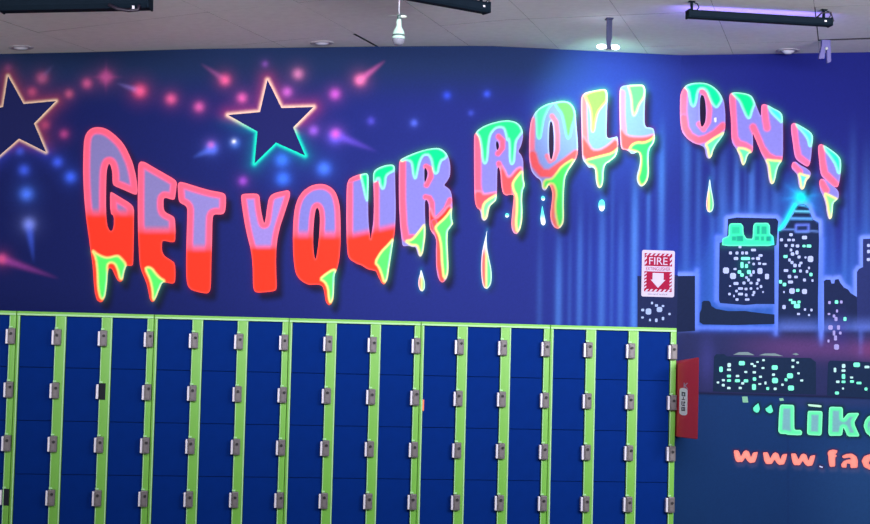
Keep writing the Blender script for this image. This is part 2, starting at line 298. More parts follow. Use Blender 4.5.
letter('O', 2, [(680, 101), (680.5, 94), (683, 88.5), (687, 84.5), (693, 82.9), (702, 82.5), (709, 84), (716, 88.5), (721, 94.5), (724, 101), (725.3, 112), (725.4, 128), (724, 134), (720, 140), (716, 145), (713, 151), (712, 156), (709.5, 159), (707, 158), (705.5, 154), (705, 149.5), (703.5, 146.7), (700, 145), (694, 143.5), (688, 139.5), (683, 134), (681, 128), (680, 118)],
       holes=[[(701.3, 94.5), (704, 96.2), (705.4, 102), (706, 112), (705.5, 121), (703.7, 125.5), (701.7, 127.3), (700.2, 123), (699.8, 110), (700, 99)]],
       layers=[K([(683.5, 91), (682.8, 110), (684, 125)], 7, L(255, 96, 130)), K([(683.5, 118), (685, 128), (690, 136), (698, 140.5), (706, 138.5), (715, 133.5), (723, 126)], 6.5, L(255, 92, 116)),
               K([(702, 91.3), (707.5, 97), (709.5, 110), (708.3, 122), (703.5, 129.5), (699, 124)], 4.6, L(255, 105, 140)),
               G([(685, 86.5), (693, 83), (702, 82.5), (709, 84), (716, 88.5), (720, 94.5), (721.5, 100), (718.7, 105), (716.5, 107.5), (713, 104.5), (710, 98), (707.5, 91), (704, 88), (699, 88.3), (697, 93), (696, 101), (694, 106.5), (691.5, 104.5), (690, 98), (689, 91)], L(0, 238, 140), MINT),
               G([(725, 132), (716, 137), (708, 142.5), (705.5, 144.5), (708, 149), (709, 157.5), (711.5, 156), (713.5, 150), (717.5, 144.5), (722, 139)], L(90, 240, 150)), K([(715.3, 118.5), (715.5, 121.5)], 1.4, L(255, 255, 255))],
       label='letter O of the last word, first one on the side wall')
letter('N', 2, [(729, 98), (730, 93.7), (733, 92.2), (740, 92.5), (748, 94), (752, 96), (754.6, 101), (758, 110), (761, 117), (761.2, 108), (761.7, 105), (764, 104), (768, 105), (774, 108.5), (780, 111.5), (782.6, 115), (783, 125), (783, 145), (783, 154), (782, 161), (779, 165), (777, 170), (775.5, 178), (774, 183), (771.5, 184.6), (769.2, 182), (768, 175), (767, 167), (765, 160.5), (761.5, 154), (758, 145), (754.5, 137), (752.8, 133), (753, 140), (753, 149.5), (752, 152.5), (749, 153.5), (747, 157), (746, 161.5), (744, 165.3), (742, 165), (740.2, 160), (738.5, 154), (736, 148.5), (732.5, 144), (731.3, 138), (731, 120), (729.6, 106)],
       layers=[K([(732, 96), (733.3, 120), (734.5, 137), (738, 143.3), (745, 145.5), (751, 149.5)], 6, L(255, 100, 135)), K([(753, 127), (757, 136), (762, 148), (768, 156), (775, 159.5), (781.5, 160)], 6, L(255, 96, 125)), K([(764, 107), (765.3, 118), (767, 128)], 6, L(255, 100, 135)),
               G([(732, 92.7), (740, 92.3), (748, 94), (752, 97), (754.6, 104), (752, 110), (750.5, 116), (749, 118.5), (746.5, 116), (743, 108), (740, 101), (736, 97)], EMER, MINT),
               G([(768, 105), (774, 108.5), (780, 111.5), (783, 116), (782.3, 123), (777, 118), (771, 112)], L(60, 240, 200), MINT),
               G([(737, 148), (744, 148.3), (751, 151.5), (747.5, 156), (746, 162), (743, 165.5), (741.5, 156)], L(90, 240, 150)), G([(766, 159.5), (773, 160.5), (782.5, 161), (777.7, 169), (775.5, 180), (772, 184.5), (770, 176), (769, 165)], L(90, 240, 140))],
       label='letter N on the side wall')
letter('!', 2, [(791, 131), (791, 125), (793, 123), (796, 123.2), (802, 126.5), (808, 130), (812, 133.5), (813.2, 137.5), (812, 147), (811, 158), (810, 164), (807.5, 167), (803, 164.5), (797, 160.5), (794.5, 156), (793, 145)],
       layers=[K([(793.8, 126), (796, 145), (798.5, 156.5), (808, 164)], 5.6, L(255, 100, 140)), G([(796, 123.5), (802, 126.5), (808, 130), (813, 134), (812.6, 143), (809.7, 147), (808, 139), (803, 132), (798, 127)], L(70, 240, 215), MINT)],
       label='stroke of the first exclamation mark')
letter('.', 2, [(791.3, 166), (792.7, 162), (796, 161.5), (800, 165), (806, 168), (810, 171), (811, 174), (809.3, 178), (806.5, 181), (805, 186), (803.8, 189), (801.5, 190), (799.3, 187.5), (798, 182), (797.5, 175.5), (795, 172), (792, 169)],
       layers=[K([(793.5, 165), (800, 171.5)], 5, L(255, 100, 135)), G([(798.5, 173), (805, 175.5), (809.5, 176), (805.5, 180), (804.3, 187), (801.5, 189.5), (800.3, 180)], L(80, 240, 190), YEL)],
       label='dripping dot of the first exclamation mark')
letter('!', 2, [(818, 151), (818.3, 145.5), (820.5, 144), (824, 145), (830, 149), (837, 154), (840.8, 159), (841.3, 165), (840.5, 175), (839, 184), (837.5, 187.3), (834, 187), (828, 182.5), (822, 177), (820, 172), (819, 160)],
       layers=[K([(821, 147), (822, 160), (824.5, 173), (836, 184.5)], 6.2, L(255, 98, 128)), G([(824, 145), (830, 149), (837, 154), (841.3, 159), (841.5, 170), (838.5, 174), (836, 165), (831, 157), (825.5, 150)], L(30, 238, 175), MINT)],
       label='stroke of the last exclamation mark')
letter('.', 2, [(819, 182), (820.7, 178.7), (824, 179), (830, 183.5), (837, 189), (839, 193), (838.5, 198.5), (836, 200.7), (833.3, 203), (832.6, 211), (832, 217), (830, 219.8), (828, 218), (826.5, 212), (825.5, 204), (823, 196), (820, 190)],
       layers=[K([(821.3, 182), (826, 190)], 6, L(255, 98, 125)), G([(824, 193), (830, 195.5), (838, 199.5), (834, 202), (832.8, 212), (830.3, 219.5), (828.6, 212), (827.3, 202)], L(120, 240, 130))],
       label='dripping dot of the last exclamation mark')
DROPS = [
 (1, [(421, 269), (423, 275), (425, 283), (424.6, 289), (422.5, 291.5), (420, 290.5), (418.3, 285), (418.6, 279), (420, 274)], 421.6, 0, 'droplet under the second word'),
 (1, [(487.2, 229), (486.4, 238), (487, 248), (489, 258), (491.5, 270), (491.7, 280), (490, 286), (487, 289), (483.5, 287.5), (481.8, 280), (481, 267), (482, 253), (484, 243), (485.8, 236)], 486.3, 0, 'long falling droplet under the R'),
 (1, [(507, 213), (508.8, 214), (509, 216.3), (507.5, 217.7), (505.5, 217.2), (505, 215), (505.8, 213.5)], 507, 2, 'tiny round cyan droplet'),
 (1, [(543, 195.8), (544.8, 197), (545, 199.5), (543.5, 201), (541.6, 200), (541, 197.8), (541.8, 196.2)], 542, 2, 'tiny round white droplet'),
 (1, [(542.3, 205), (543.2, 210), (544.5, 216), (545.6, 221.5), (545, 224.5), (543, 225.5), (541, 223.5), (540.3, 218), (541.4, 211)], 543, 2, 'small cyan tear droplet'),
 (1, [(601.7, 199.3), (604, 200.5), (605, 205), (604.4, 209.5), (602, 211.7), (599.5, 210), (598.4, 206), (599, 201.5)], 600.5, 2, 'short oval droplet below the letter L'),
 (2, [(709.8, 178), (711, 187), (712.5, 195), (713.8, 204), (713, 210), (710, 212.8), (707, 211), (706, 204), (706.7, 198), (708, 190), (709, 183)], 708.8, 1, 'falling droplet on the side wall'),
]
STARS = [
 (1, [(267.5, 80), (281.5, 108), (313.5, 107), (293, 127.5), (305, 155.5), (276, 142.5), (254.5, 163.5), (257.5, 131.5), (228, 115), (260, 112)], 1),
 (1, [(8, 76), (23.5, 104), (56, 101), (34, 123.5), (46, 152), (19, 138.5), (-9, 163), (-3, 131), (-30, 113), (3, 107)], 0),
]
# dots / comets: x, y, radius, colour, tail
DOTS = [(87, 83.5, 5, (190, 80, 130)), (106, 77, 6.5, (185, 75, 135)), (140, 91, 6.5, (240, 80, 125)), (171, 99, 5.4, (225, 88, 145)), (199, 107, 5, (215, 90, 165)), (225, 80, 5.5, (235, 90, 145)), (64, 134, 4.5, (165, 60, 125)), (69, 94, 4.5, (180, 80, 120)),
 (212, 148, 6, (70, 110, 235)), (211, 145, 3.5, (190, 100, 190)), (242, 98, 5, (230, 95, 175)), (287, 92, 5, (205, 100, 205)), (298, 74, 5.4, (205, 120, 170)), (335, 94, 5.4, (205, 90, 205)), (360, 80, 5.5, (245, 120, 175)), (313.5, 130.5, 5, (150, 90, 215)),
 (335, 137, 7, (70, 90, 235)), (335.5, 134, 4.8, (215, 90, 190)), (235, 143, 5, (60, 110, 215)), (234, 141.5, 1.8, (255, 255, 240)), (282, 160, 7, (60, 120, 250)), (283, 178.5, 7, (60, 115, 250)), (324, 168.5, 7, (70, 120, 252)), (243, 181, 4.5, (150, 70, 195)), (265, 64, 3.6, (110, 70, 150)),
 (447, 95.5, 4, (50, 75, 215)), (487, 94, 3.6, (55, 80, 215)), (371, 121, 4, (75, 70, 190)), (414, 123, 3.6, (80, 100, 220)), (471, 113, 3, (55, 70, 180)), (42, 78, 6, (165, 75, 115)), (32, 92, 5, (180, 72, 115)), (45, 125, 5, (165, 62, 105)), (20, 151, 4.5, (55, 80, 200)), (57.5, 162, 5.4, (60, 90, 230)),
 (24, 170, 5.6, (60, 90, 225)), (26.5, 194, 7, (75, 120, 245)), (70.5, 177, 6, (60, 100, 245)), (29, 224, 6.5, (120, 135, 225)), (2, 259, 5, (215, 80, 135)), (8, 68, 4, (110, 60, 110))]
COMETS = [((140, 91), (116, 83), 4, (120, 110, 190)), ((225, 80), (200, 63), 4, (150, 80, 140)), ((212, 149), (192, 158), 5, (80, 110, 225)), ((360, 80), (386, 60), 4.5, (215, 100, 170)), ((336, 135), (378, 152), 5.5, (110, 80, 220)), ((42, 78), (54, 64), 4, (80, 80, 130)),
 ((29, 226), (34, 264), 5, (60, 90, 220)), ((2, 259), (60, 279), 5, (150, 60, 150)), ((87, 205), (87, 206), .1, (0, 0, 0))]
STREAK1 = [(559, 3.4, .55, 250), (580, 3, .45, 225), (602, 3.6, .5, 215), (621, 3, .4, 225), (634.5, 3.6, .85, 200), (661, 3.4, .55, 150), (648, 2.2, .4, 170), (612, 2, .2, 200), (590, 2, .2, 230), (570, 2, .2, 245), (540, 3, .18, 250)]
STREAK2 = [(686, 4, .35, 130), (698, 3, .3, 150), (722, 5, .45, 165), (736, 3, .7, 165), (751, 3.4, .7, 160), (764, 4, .35, 175), (775, 4, .4, 180), (712, 3, .3, 150), (745, 2, .2, 160), (822, 4, .35, 215), (845, 3, .45, 205), (852, 4, .25, 150), (866, 5, .3, 170), (833, 3, .2, 200), (800, 12, .25, 190)]
# building outlines and the airbrushed glow around them
BUILD = [
 dict(n='painted_building', w=1, p=[(637.5, 276), (680.5, 275.2), (680.5, 340), (637.5, 340)], c=(22, 32, 72), label='dark painted building behind the fire sign'),
 dict(n='painted_building', w=2, p=[(676, 276), (695, 275.8), (695, 331), (676, 332)], c=(18, 30, 64), label='low dark painted block beside the room corner'),
 dict(n='painted_building', w=2, p=[(728, 219), (737, 217.5), (776, 218.5), (778.3, 221), (776.5, 245), (774.5, 246), (774.5, 304), (757, 304), (745, 305), (720, 303), (719, 300), (719.5, 243), (727, 240)], c=(17, 32, 70), label='painted skyscraper with glowing green arches on its roof'),
 dict(n='painted_building', w=2, p=[(779, 231), (785, 228), (790, 219), (794, 213), (795.5, 207), (799, 204.3), (804, 204.2), (808.5, 206.5), (810, 212), (813, 219.5), (818.6, 222), (819, 240), (818, 300), (818, 348), (778, 346)], c=(17, 32, 68), label='tallest painted tower with a teal beacon'),
 dict(n='painted_building', w=2, p=[(824.3, 350), (824, 281), (826, 279.6), (830.5, 279.8), (831.5, 283.5), (834.3, 283.5), (835, 279.6), (838.5, 279), (840.3, 283), (844, 287.5), (848, 289.5), (850.5, 293), (857, 297), (857.5, 350)], c=(20, 32, 70), label='short painted building with a notched roof'),
 dict(n='painted_building', w=2, p=[(863, 239), (882, 238), (882, 350), (857, 350), (857, 272), (859, 269), (863, 267)], c=(32, 42, 96), label='painted building cut off at the picture edge'),
 dict(n='painted_building', w=2, p=[(702, 302), (704, 300.7), (709, 300.8), (710.5, 302.5), (711.5, 306), (716, 308.8), (728, 311), (745, 311), (760, 313), (774.5, 314.5), (774.5, 324), (756, 324.5), (735, 325), (703, 324.5), (699.5, 322), (699.7, 313), (701.5, 309)], c=(17, 32, 62), label='low painted rooftop ledge under the arched skyscraper'),
 dict(n='painted_building', w=2, p=[(714, 357), (716, 354.2), (724, 354), (727, 356.3), (745, 357), (811, 358), (813, 360), (816, 362), (816, 394.5), (713, 391.5)], c=(16, 36, 66), label='wide low painted block above the green lettering'),
 dict(n='painted_building', w=2, p=[(828, 363), (830, 360.5), (860, 361.5), (882, 363), (882, 399), (827, 395.5)], c=(16, 36, 68), label='second low painted block reaching the picture edge'),
]
WIN = {
 0: [(652,303,2,2.5),(648.5,311.5,5.5,6),(659.5,309.5,5.5,5),(656.5,305.5,3,2.5),(663,306,2.5,2),(642.7,310,3,2.5),(669.5,314,2.3,2.3),(642.5,317.5,2.5,2),(650,320,2,2.5),(656.3,320.3,2.5,3.5),(663,318.5,2.3,3.3)],
 2: [(740,247,3,2.5),(753.5,250,5,2.5),(730.5,253,3,3),(737,253,3,3),(742.5,253,2.5,3),(746.5,253,3,3),(760.5,255.5,4,2.5),(736,258.5,4.5,3),(745.5,258.5,9,3,1),(753,258.5,3,2),(758,258.5,4,3),(742,265,3,6,1),(746.5,266,3,4,1),(749,262.5,2,2),(753.7,264,2.5,2.5),(759.5,263.5,3,2.5),(764.5,264,4,2),(726,270.5,6,6),(735,269,3,2),(739.5,272,3.5,3.5,1),(742,275,3.5,3.5,1),(749,272,4,4,1),(753.5,272,2.5,3.5),(760,271,5,6),(733,276,6,6),(751,275,2.5,3),(746.5,277.5,2.5,2.5),(748.5,280,2.5,3),(751,283,3,2.5),(767,276.5,4,5.5),(758.5,280,3,3),(757,283.5,2.5,3),(736,283.5,5,3),(744,283,3,3),(730,286,2,1.5),(761,286.5,2.5,3),(740.5,288.5,5,2.5),(746,289,3,2.5),(751,288.5,2.5,2.5),(757.5,288.5,2,2),(736.5,291,2.5,2.5),(729.5,294,2.5,2.5),(740.5,294,5,2.5),(746.2,295,2.5,3),(754,292.5,2.5,3),(753,295,2.5,2),(763,292,1.5,2),(734,296,1.5,2.5),(737,299.5,3,2.5),(747.2,299.5,4.5,2.2)],
 3: [(791,234.7,3.5,3),(804.5,237.5,5,3.5),(781.5,239.8,3,3),(789,240,3.5,2.5),(793.3,240,3,2.5),(786,245.5,3,3),(792.5,245.5,3,3),(797.5,246,3.5,3),(804,246,3,2.5,1),(809,246,4.5,3,1),(791,250,2.5,3),(792.5,254,3.5,3.5),(797,252.5,3,4),(785.5,256.5,4,3,1),(799,257,3,3),(805.5,257.5,2,2),(810.5,259,5.5,6),(789.5,260,2.5,3),(792,262.5,3,3),(801,263,3,2.5),(795,265.5,3.5,3.5),(799.5,265.5,2.5,3),(786,270.5,4.5,2.7),(794.3,271,3,3,1),(800.5,271,2.7,3),(807,271.5,2.5,3),(809,268,2,2.5),(811,274.5,3,3.5,1),(789.5,276.5,3.5,3.5),(796,277,3.5,2.5),(804.5,280,3,3),(812.5,280.5,2,2.5),(790.5,282,5,3),(780.5,281.8,3,3.5,1),(784.5,284.5,3.5,3.5,1),(792,291,5.5,5.5),(797.7,290.3,3.5,3,1),(804.5,291.5,5,5),(784,292,1.5,2),(790.5,300,3.5,2,1),(793.5,302.5,5,3,1),(797,306,6,4.5,1),(799,302,3,3,1),(784,307,3.5,4),(805,309.5,2.2,2.5),(811.5,310,2.2,2.7),(798.5,314,3,2),(809,315,2,2)],
 4: [(829.5,302.5,2.5,3),(836.5,302,3.5,3.5,1),(841.3,302,2.5,3),(829,314,2.5,2),(837,311,2,3),(834,316,2.5,3),(836,319,3,4),(845,319,3,4,1),(830.5,327.5,4.5,4.5),(838.5,327.5,3,4.5),(834,333,2.5,5),(835.5,338,3,5),(840.3,333,2.5,3),(836.5,347,5,5.5),(828.5,341,2,3)],
 5: [(868.5,245.5,3,3),(868.5,251.5,3,3.5),(868.5,259.5,3.5,3)],
 7: [(721,369.3,3.5,5.5,1),(729.2,365,3.5,4),(729,369.7,4,2.2),(741.8,363.2,6,4.3,1),(752,364,3,2),(754.5,366,3,2),(757.5,362,2.5,1.7),(763.5,360.2,2.5,2),(763,368,3,2),(774.7,367.5,6,4.5,1),(729,376,4,2.7,1),(737.5,376,3.5,2.3),(745.8,372,3,2),(754.3,372.3,3.5,2.3),(760.5,376.8,3,2.2),(773.5,374.7,3,2.5),(723.4,380.2,3,2.2),(729,380.5,4,2.5,1),(737.5,380.7,5,3,1),(746,380.8,4.5,3,1),(742.7,383.3,3,2.5),(754.5,379,3.5,3.5,1),(775,380.5,6,5.3,1),(718,382.5,2.5,2),(723.3,385.2,3,2.7),(728.8,388,3.5,2.3),(740.2,388,3,2.3),(754,387,4,5.8,1),(759.8,384,3,1.7),(765.5,383,2,3),(767.7,388.5,3,3,1),(775.2,388.8,3,2.5),(782.5,384.7,2.5,2.3),(786,379.7,3,3,1),(793,360.3,3,2.3),(797.7,362.5,2.5,2),(792.8,366.8,2.7,2.5),(798.5,373.3,2.5,2),(790,375.8,6,5,1),(791,388,6,5,1),(801.7,380.5,3,2)],
 8: [(843.6,366,3.5,4),(856.7,364.8,6.5,4.5,1),(867,367,5,2.5),(835,370,2.5,4.5),(843.5,370.6,4,2.3),(843.5,376.5,3.5,5,1),(837.8,381.8,3.5,2.5),(843.5,381.8,4,2.5,1),(852,381.5,4,2.5,1),(859,383,5,2.5,1),(837,393,4,3,1),(851.6,377.5,3,2),(843,388.5,2,2),(866,389,3,3,1)],
}
SLOG = [
 ((758.5,403),[(759.9,409),(758.5,412.3),(756.5,412.6),(753.8,411),(753,408),(755.3,405.5)]),
 ((771,404.5),[(773.2,411),(771.5,413),(769,413.2),(766,410.8),(765.4,408.5),(768,407)]),
 ((779.6,407),[(781,404.5),(793,404.8),(794.3,406.5),(794.3,428.5),(796,430),(800.5,429.8),(802.3,432),(801.5,435),(798,435.3),(788,434.8),(785.5,434),(780.5,433.8),(778.3,431.5),(778.7,420)]),
 ((807.7,404),[(821.5,405.2),(821.3,407.4),(808.7,406.2)]),
 ((807.6,412),[(809,410.8),(821.5,411),(822.6,412.5),(821.8,434),(820,435.6),(808.5,435),(807,433)]),
 ((829,408),[(831,406.7),(842,407),(843,409),(843,419),(848,413),(858,412.8),(859,414),(854,423),(860,436.5),(847.5,436.5),(843.5,427),(842,435.8),(829.5,435.8),(828.3,433)]),
 ((863.5,426),[(865,420.5),(868,416.5),(873,414.5),(882,415),(887,421),(887,428),(873,428),(875,432),(886,431),(882,437.5),(871,437),(866,433)]),
]
_w = [(733.5,450.3),(738.5,450.2),(741,456.5),(743.5,451.5),(746,450.2),(749,451.5),(751,457.5),(753,452.5),(758,451.7),(756.6,458),(754.8,462.3),(750,463),(747.5,461),(745.3,457.5),(742.5,462),(737,462),(735,459)]
URL = [_w, [(x+29.3, y+2) for x, y in _w], [(x+57.4, y+3.2) for x, y in _w],
 [(819.3,465.5),(823,466.8),(822.6,468),(819.5,467)],
 [(827.5,453),(829,450.5),(833,449.5),(837.6,450.3),(836.8,453),(835.3,454),(837,456),(835.2,457.5),(835.3,466.5),(829.8,467),(828.6,461),(828.3,456)],
 [(842,456),(846,454),(852,453.5),(856.5,456.3),(858,461),(857.5,467.8),(850.5,468),(850.3,464),(847,463.3),(846.5,467.7),(842,467.5),(841,464.5),(843.5,461),(848,459.5),(851,459.3),(850,457.5),(843,458.4)],
 [(861.5,461),(864,456.3),(869,454.3),(878,454.5),(878,459),(871,459),(868.6,463),(871,466),(878,465.5),(878,469.8),(870,470),(864,467)]]

def crossed(P, c0, c1, w):
    d = line(P, [c0, c1]); A0 = np.array(c0, float); D = np.array(c1, float)-A0
    t = np.clip(((P-A0)@D)/(D@D), 0, 1); return np.exp(-(d/(w*(1-.65*t)))**2*1.6)*(1-t)

rng = np.random.RandomState(3)
def wallpaint(P, side):
    n = len(P); x, y = P[:, 0], P[:, 1]
    c = np.tile(L(27, 37, 113), (n, 1))
    # warmer navy on the far left, richer blue to the right
    c = blend(c, L(9, 20, 78), ss(430, 40, x)*.9)
    if side == 1: c = blend(c, L(22, 42, 78), ss(112, 62, y)*ss(620, 520, x)*.85)  # greenish band near the ceiling: weaker violet light painted into the wall colour
    c = blend(c, L(15, 22, 104), ss(680, 790, x)*ss(230, 90, y)*.8)
    st = STREAK1 if side == 1 else STREAK2
    g = np.zeros(n)
    for sx, sw, sa, sy in st: g = np.maximum(g, sa*np.exp(-((x-sx-(y-250)*-.01)/sw)**2)*ss(sy-45, sy+45, y))
    base = ss(170, 290, y)*(ss(520, 640, x) if side == 1 else 1)
    c = blend(c, L(30, 58, 165), base*.5)
    c = blend(c, L(68, 114, 196), g)
    if side == 1:
        for a, b, w, col in COMETS:
            c = blend(c, L(*col), crossed(P, a, b, w)*.85)
        for q in DOTS:
            d = np.hypot(x-q[0], y-q[1]); k = d < 26
            c[k] = blend(c[k], L(*q[3]), np.exp(-(d[k]/q[2])**2*1.3)*.85)
            c[k] = blend(c[k], L(*q[3]), np.exp(-(d[k]/(q[2]*2.0))**2)*.10)
        d = np.minimum(np.abs(x-106)*1.0+np.abs(y-77)*.18, np.abs(y-77)*1.0+np.abs(x-106)*.18)
        c = blend(c, L(160, 70, 130), np.exp(-(d/2.6)**2)*np.exp(-(np.hypot(x-106, y-77)/14)**2)*.5)
        for _, sp, kind in STARS:
            sp = np.array(sp, float); d = sdf_box(P, sp, 40); k = (d < 30)
            yy, xx, dd = y[k], x[k], d[k]
            if kind:
                low = ss(118, 134, yy+(xx-270)*-.12)
                glow = L(190, 62, 120)[None]*(1-low[:, None])+L(0, 130, 165)[None]*low[:, None]
                hot = L(255, 205, 180)[None]*(1-low[:, None])+L(20, 228, 190)[None]*low[:, None]
                wid = 1.0
            else:
                low = ss(135, 160, yy)
                glow = L(165, 62, 78)[None]*(1-low[:, None])+L(52, 66, 190)[None]*low[:, None]
                hot = np.tile(L(226, 196, 165), (k.sum(), 1)); wid = .8
            cc = c[k]
            a = (np.exp(-(np.clip(dd, 0, 99)/6.0)**1.2)*(.62 if kind else .7))[:, None]; cc = cc*(1-a)+glow*a
            side_ = .75+.25*np.sign(sp[:, 0].mean()-xx)
            a = (np.exp(-(np.clip(dd-.8*wid, 0, 99)/(2.0*wid))**2)*(.85)*np.where(dd > -.4, 1, 0))[:, None]; cc = cc*(1-a)+(hot*.72+glow*.28)*a
            a = (np.exp(-(np.clip(dd-.5*wid, 0, 99)/(.9*wid))**2)*np.where(dd > -.4, 1, 0)*.9)[:, None]; cc = cc*(1-a)+hot*a
            c[k] = cc
    else:
        # glow that the airbrush left round the skyline
        for i, b in enumerate(BUILD):
            if b['w'] != 2: continue
            d = sdf_box(P, np.array(b['p'], float), 30)
            top = ss(352, 332, y) if i < 7 else ss(360, 345, y)*.0
            if i == 6: top = top*.35
            c = blend(c, L(44, 90, 175), np.exp(-np.clip(d, 0, 99)/8)*.75*top)
            c = blend(c, L(108, 134, 238), np.exp(-(np.clip(d-1.8, 0, 99)/2.4)**2)*.9*top*(0 if i == 6 else 1))
        k = (x > 692) & (x < 776) & (y > 234) & (y < 327)
        c[k] = blend(c[k], L(42, 86, 165), ss(692, 712, x[k])*ss(234, 268, y[k])*.55)
        low = ss(326, 334, y)*ss(600, 690, x)
        c = blend(c, L(34, 40, 84), low*(1-np.exp(-((x-821.2)/2.2)**2)*ss(352, 330, y)*.95))
        for pts in ([(697, 270), (695.6, 327.5), (773, 328.5)], [(776.3, 250), (776, 334)], [(821.3, 240), (821.2, 345)], [(717.3, 240), (716.3, 300)], [(717, 237), (724, 237)], [(861, 330), (860.6, 352)]):
            d = line(P, pts); f_ = ss(354, 325, y) if pts[0][1] < 300 else .35
            c = blend(c, L(100, 130, 235), np.exp(-(d/2.4)**2)*.85*f_); c = blend(c, L(46, 88, 200), np.exp(-(d/5.5)**2)*.35*f_)
        hz = np.exp(-((y-347-(x-760)*.03)/11)**2)*ss(715, 800, x)
        c = blend(c, L(96, 58, 116), hz*.6)
        c = blend(c, L(150, 60, 100), np.exp(-((y-350)/8)**2)*ss(845, 870, x)*.22)
        c = blend(c, L(58, 60, 132), np.exp(-((x-707)/8)**2)*np.exp(-((y-360)/22)**2)*.5)
        lo = ss(392, 395, y-(x-700)*.028)
        c = blend(c, L(13, 48, 98), lo)
        c = blend(c, L(40, 50, 96), np.exp(-((y-402)/6)**2)*lo*.6*ss(770, 800, x))
        c = blend(c, L(12, 20, 48), np.exp(-((y-393.3-(x-700)*.028)/1.3)**2)*.85)
        c = blend(c, L(34, 74, 128), ss(780, 870, x)*ss(405, 470, y)*.5)
        c = blend(c, L(12, 34, 88), np.exp(-((x-788+(y-470)*.0)/1.0)**2)*lo*.35)
        # beacon and its rays
        d = np.hypot(x-801.3, y-197); a = np.arctan2(y-197, x-801.3)
        rays = np.abs(np.cos(a*4+.5))**7
        c = blend(c, L(40, 150, 235), np.exp(-(d/15)**2)*(.45+.4*rays)); c = blend(c, L(0, 232, 232), np.exp(-(d/6.2)**2)*.95); c = blend(c, L(10, 250, 235), np.exp(-(d/3)**2)*.6)
        d = line(P, [(795, 204.5), (789.5, 214), (786, 221), (779.5, 229.5)]); c = blend(c, L(0, 190, 225), np.exp(-(d/3.6)**2)*.6); c = blend(c, L(20, 235, 235), np.exp(-(d/1.7)**2)*.9)
        c = blend(c, L(26, 28, 110), np.exp(-((x-838)/7)**2)*np.exp(-((y-220)/26)**2)*.6)
    # painted drop shadows and thin halos of the letters
    for l in LETTERS:
        o = l['out']
        if (l['wall'] != side): continue
        d = sdf_box(P, o+np.array([6.0, 7.0]), 30)
        c = blend(c, L(9, 10, 34) if side == 1 else L(10, 14, 58), np.clip(1-ss(-4, 4.5, d), 0, 1)*.85)
    for l in LETTERS:
        if (l['wall'] != side): continue
        o = l['out']; d = sdf_box(P, o, 12)
        topg = [q for q in l['layers'] if q[0] == 'G']
        c = blend(c, L(84, 16, 60), np.exp(-np.clip(d, 0, 99)/1.5)*.6*np.where(d < 90, 1, 0))
        for h in l['holes']: c = blend(c, L(14, 8, 36), (1-ss(-1, 2.5, sdf_box(P, h, 8)))*.85)
        for q in topg:
            dg = sdf_box(P, q[1], 12)
            c = blend(c, L(0, 118, 110), np.exp(-np.clip(dg, 0, 99)/2.0)*.7)
    for w, p, sx, k, lb in DROPS:
        if w != side: continue
        p = np.array(p, float)
        d = sdf_box(P, p+np.array([4.5, 4.0]), 14); c = blend(c, L(24, 30, 84), (1-ss(-3, 4, d))*(.7 if k != 2 else .35))
        d = sdf_box(P, p, 10); c = blend(c, L(40, 110, 150), np.exp(-np.clip(d, 0, 99)/1.5)*.5)
    if side == 2:
        for q0, q in SLOG:
            d = sdf_box(P, np.array([q0]+q, float), 10); c = blend(c, L(8, 44, 52), np.exp(-(np.clip(d, 0, 99)/2.3)**2)*.9)
        for q in URL:
            d = sdf_box(P, np.array(q, float), 8); c = blend(c, L(60, 22, 60), np.exp(-(np.clip(d, 0, 99)/1.5)**2)*.75)
            d = sdf_box(P, np.array(q, float)+np.array([1, 3.5]), 8); c = blend(c, L(96, 92, 130), np.exp(-(np.clip(d, 0, 99)/1.8)**2)*.18)
    m = 1+rng.uniform(-.04, .04, n)
    return np.clip(c*m[:, None], 0, .96)

def letterpaint(P, l):
    x, y = P[:, 0], P[:, 1]; n = len(P)
    d = -sdf(P, l['out']); dh = np.full(n, 99.0)
    for h in l['holes']: dh = np.minimum(dh, pdist(P, h))
    d = np.maximum(d, 0)
    c = np.tile(l['lav'], (n, 1))
    if l['rim']:
        e = np.minimum(d/l['rim'], dh/(l['rim']*.95))
        c = blend(c, L(236, 100, 150), 1-ss(.8, 1.22, e)); c = blend(c, PINK, 1-ss(.62, 1.0, e))
        f = ss(l['fade'][0], l['fade'][1], y)
        mid = np.minimum(f, 1-f)*2
        c = blend(c, RED, f); c = blend(c, L(250, 100, 130), mid*.25)
    for q in l['layers']:
        if q[0] == 'F':      # the U's red belly, its edge rising to the right
            f = ss(-6, 5, y-(232-(x-368)*.22)); c = blend(c, RED, f)
        elif q[0] == 'K':
            e = line(P, q[1]); w = q[2]*.5
            c = blend(c, (q[3]+l['lav'])*.5, 1-ss(w*.8, w*1.75, e)); c = blend(c, q[3], 1-ss(w*.65, w*1.25, e))
        elif q[0] == 'A':
            e = sdf(P, q[1]); c = blend(c, L(255, 130, 160), 1-ss(0, 3.2, e)); c = blend(c, q[2], 1-ss(-1.2, 1.4, e))
        elif q[0] == 'G':
            e = sdf(P, q[1]); c = blend(c, q[3], 1-ss(0.0, 1.9, e)); c = blend(c, q[2], 1-ss(-2.0, 0.2, e))
            # cool light edge where the slime meets the outline's right side
            dx = -sdf(P+np.array([1.6, .3]), l['out']); c = blend(c, MINT, (1-ss(-1.5, .6, e))*(1-ss(-.4, .8, dx))*.8)
    edge = np.minimum(d, dh)
    lite = np.minimum(1, c*1.0+L(120, 96, 110)*.9)
    a = (1-ss(.4, 1.9, edge))*(.3 if l['rim'] else .45)
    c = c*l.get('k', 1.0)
    return np.clip(c*(1-a[:, None])+lite*a[:, None], 0, .97)

def setpaint(me, cols):
    a = me.color_attributes.new('paint', 'FLOAT_COLOR', 'POINT')
    buf = np.ones((len(me.vertices), 4), np.float32); buf[:, :3] = cols; a.data.foreach_set('color', buf.ravel())

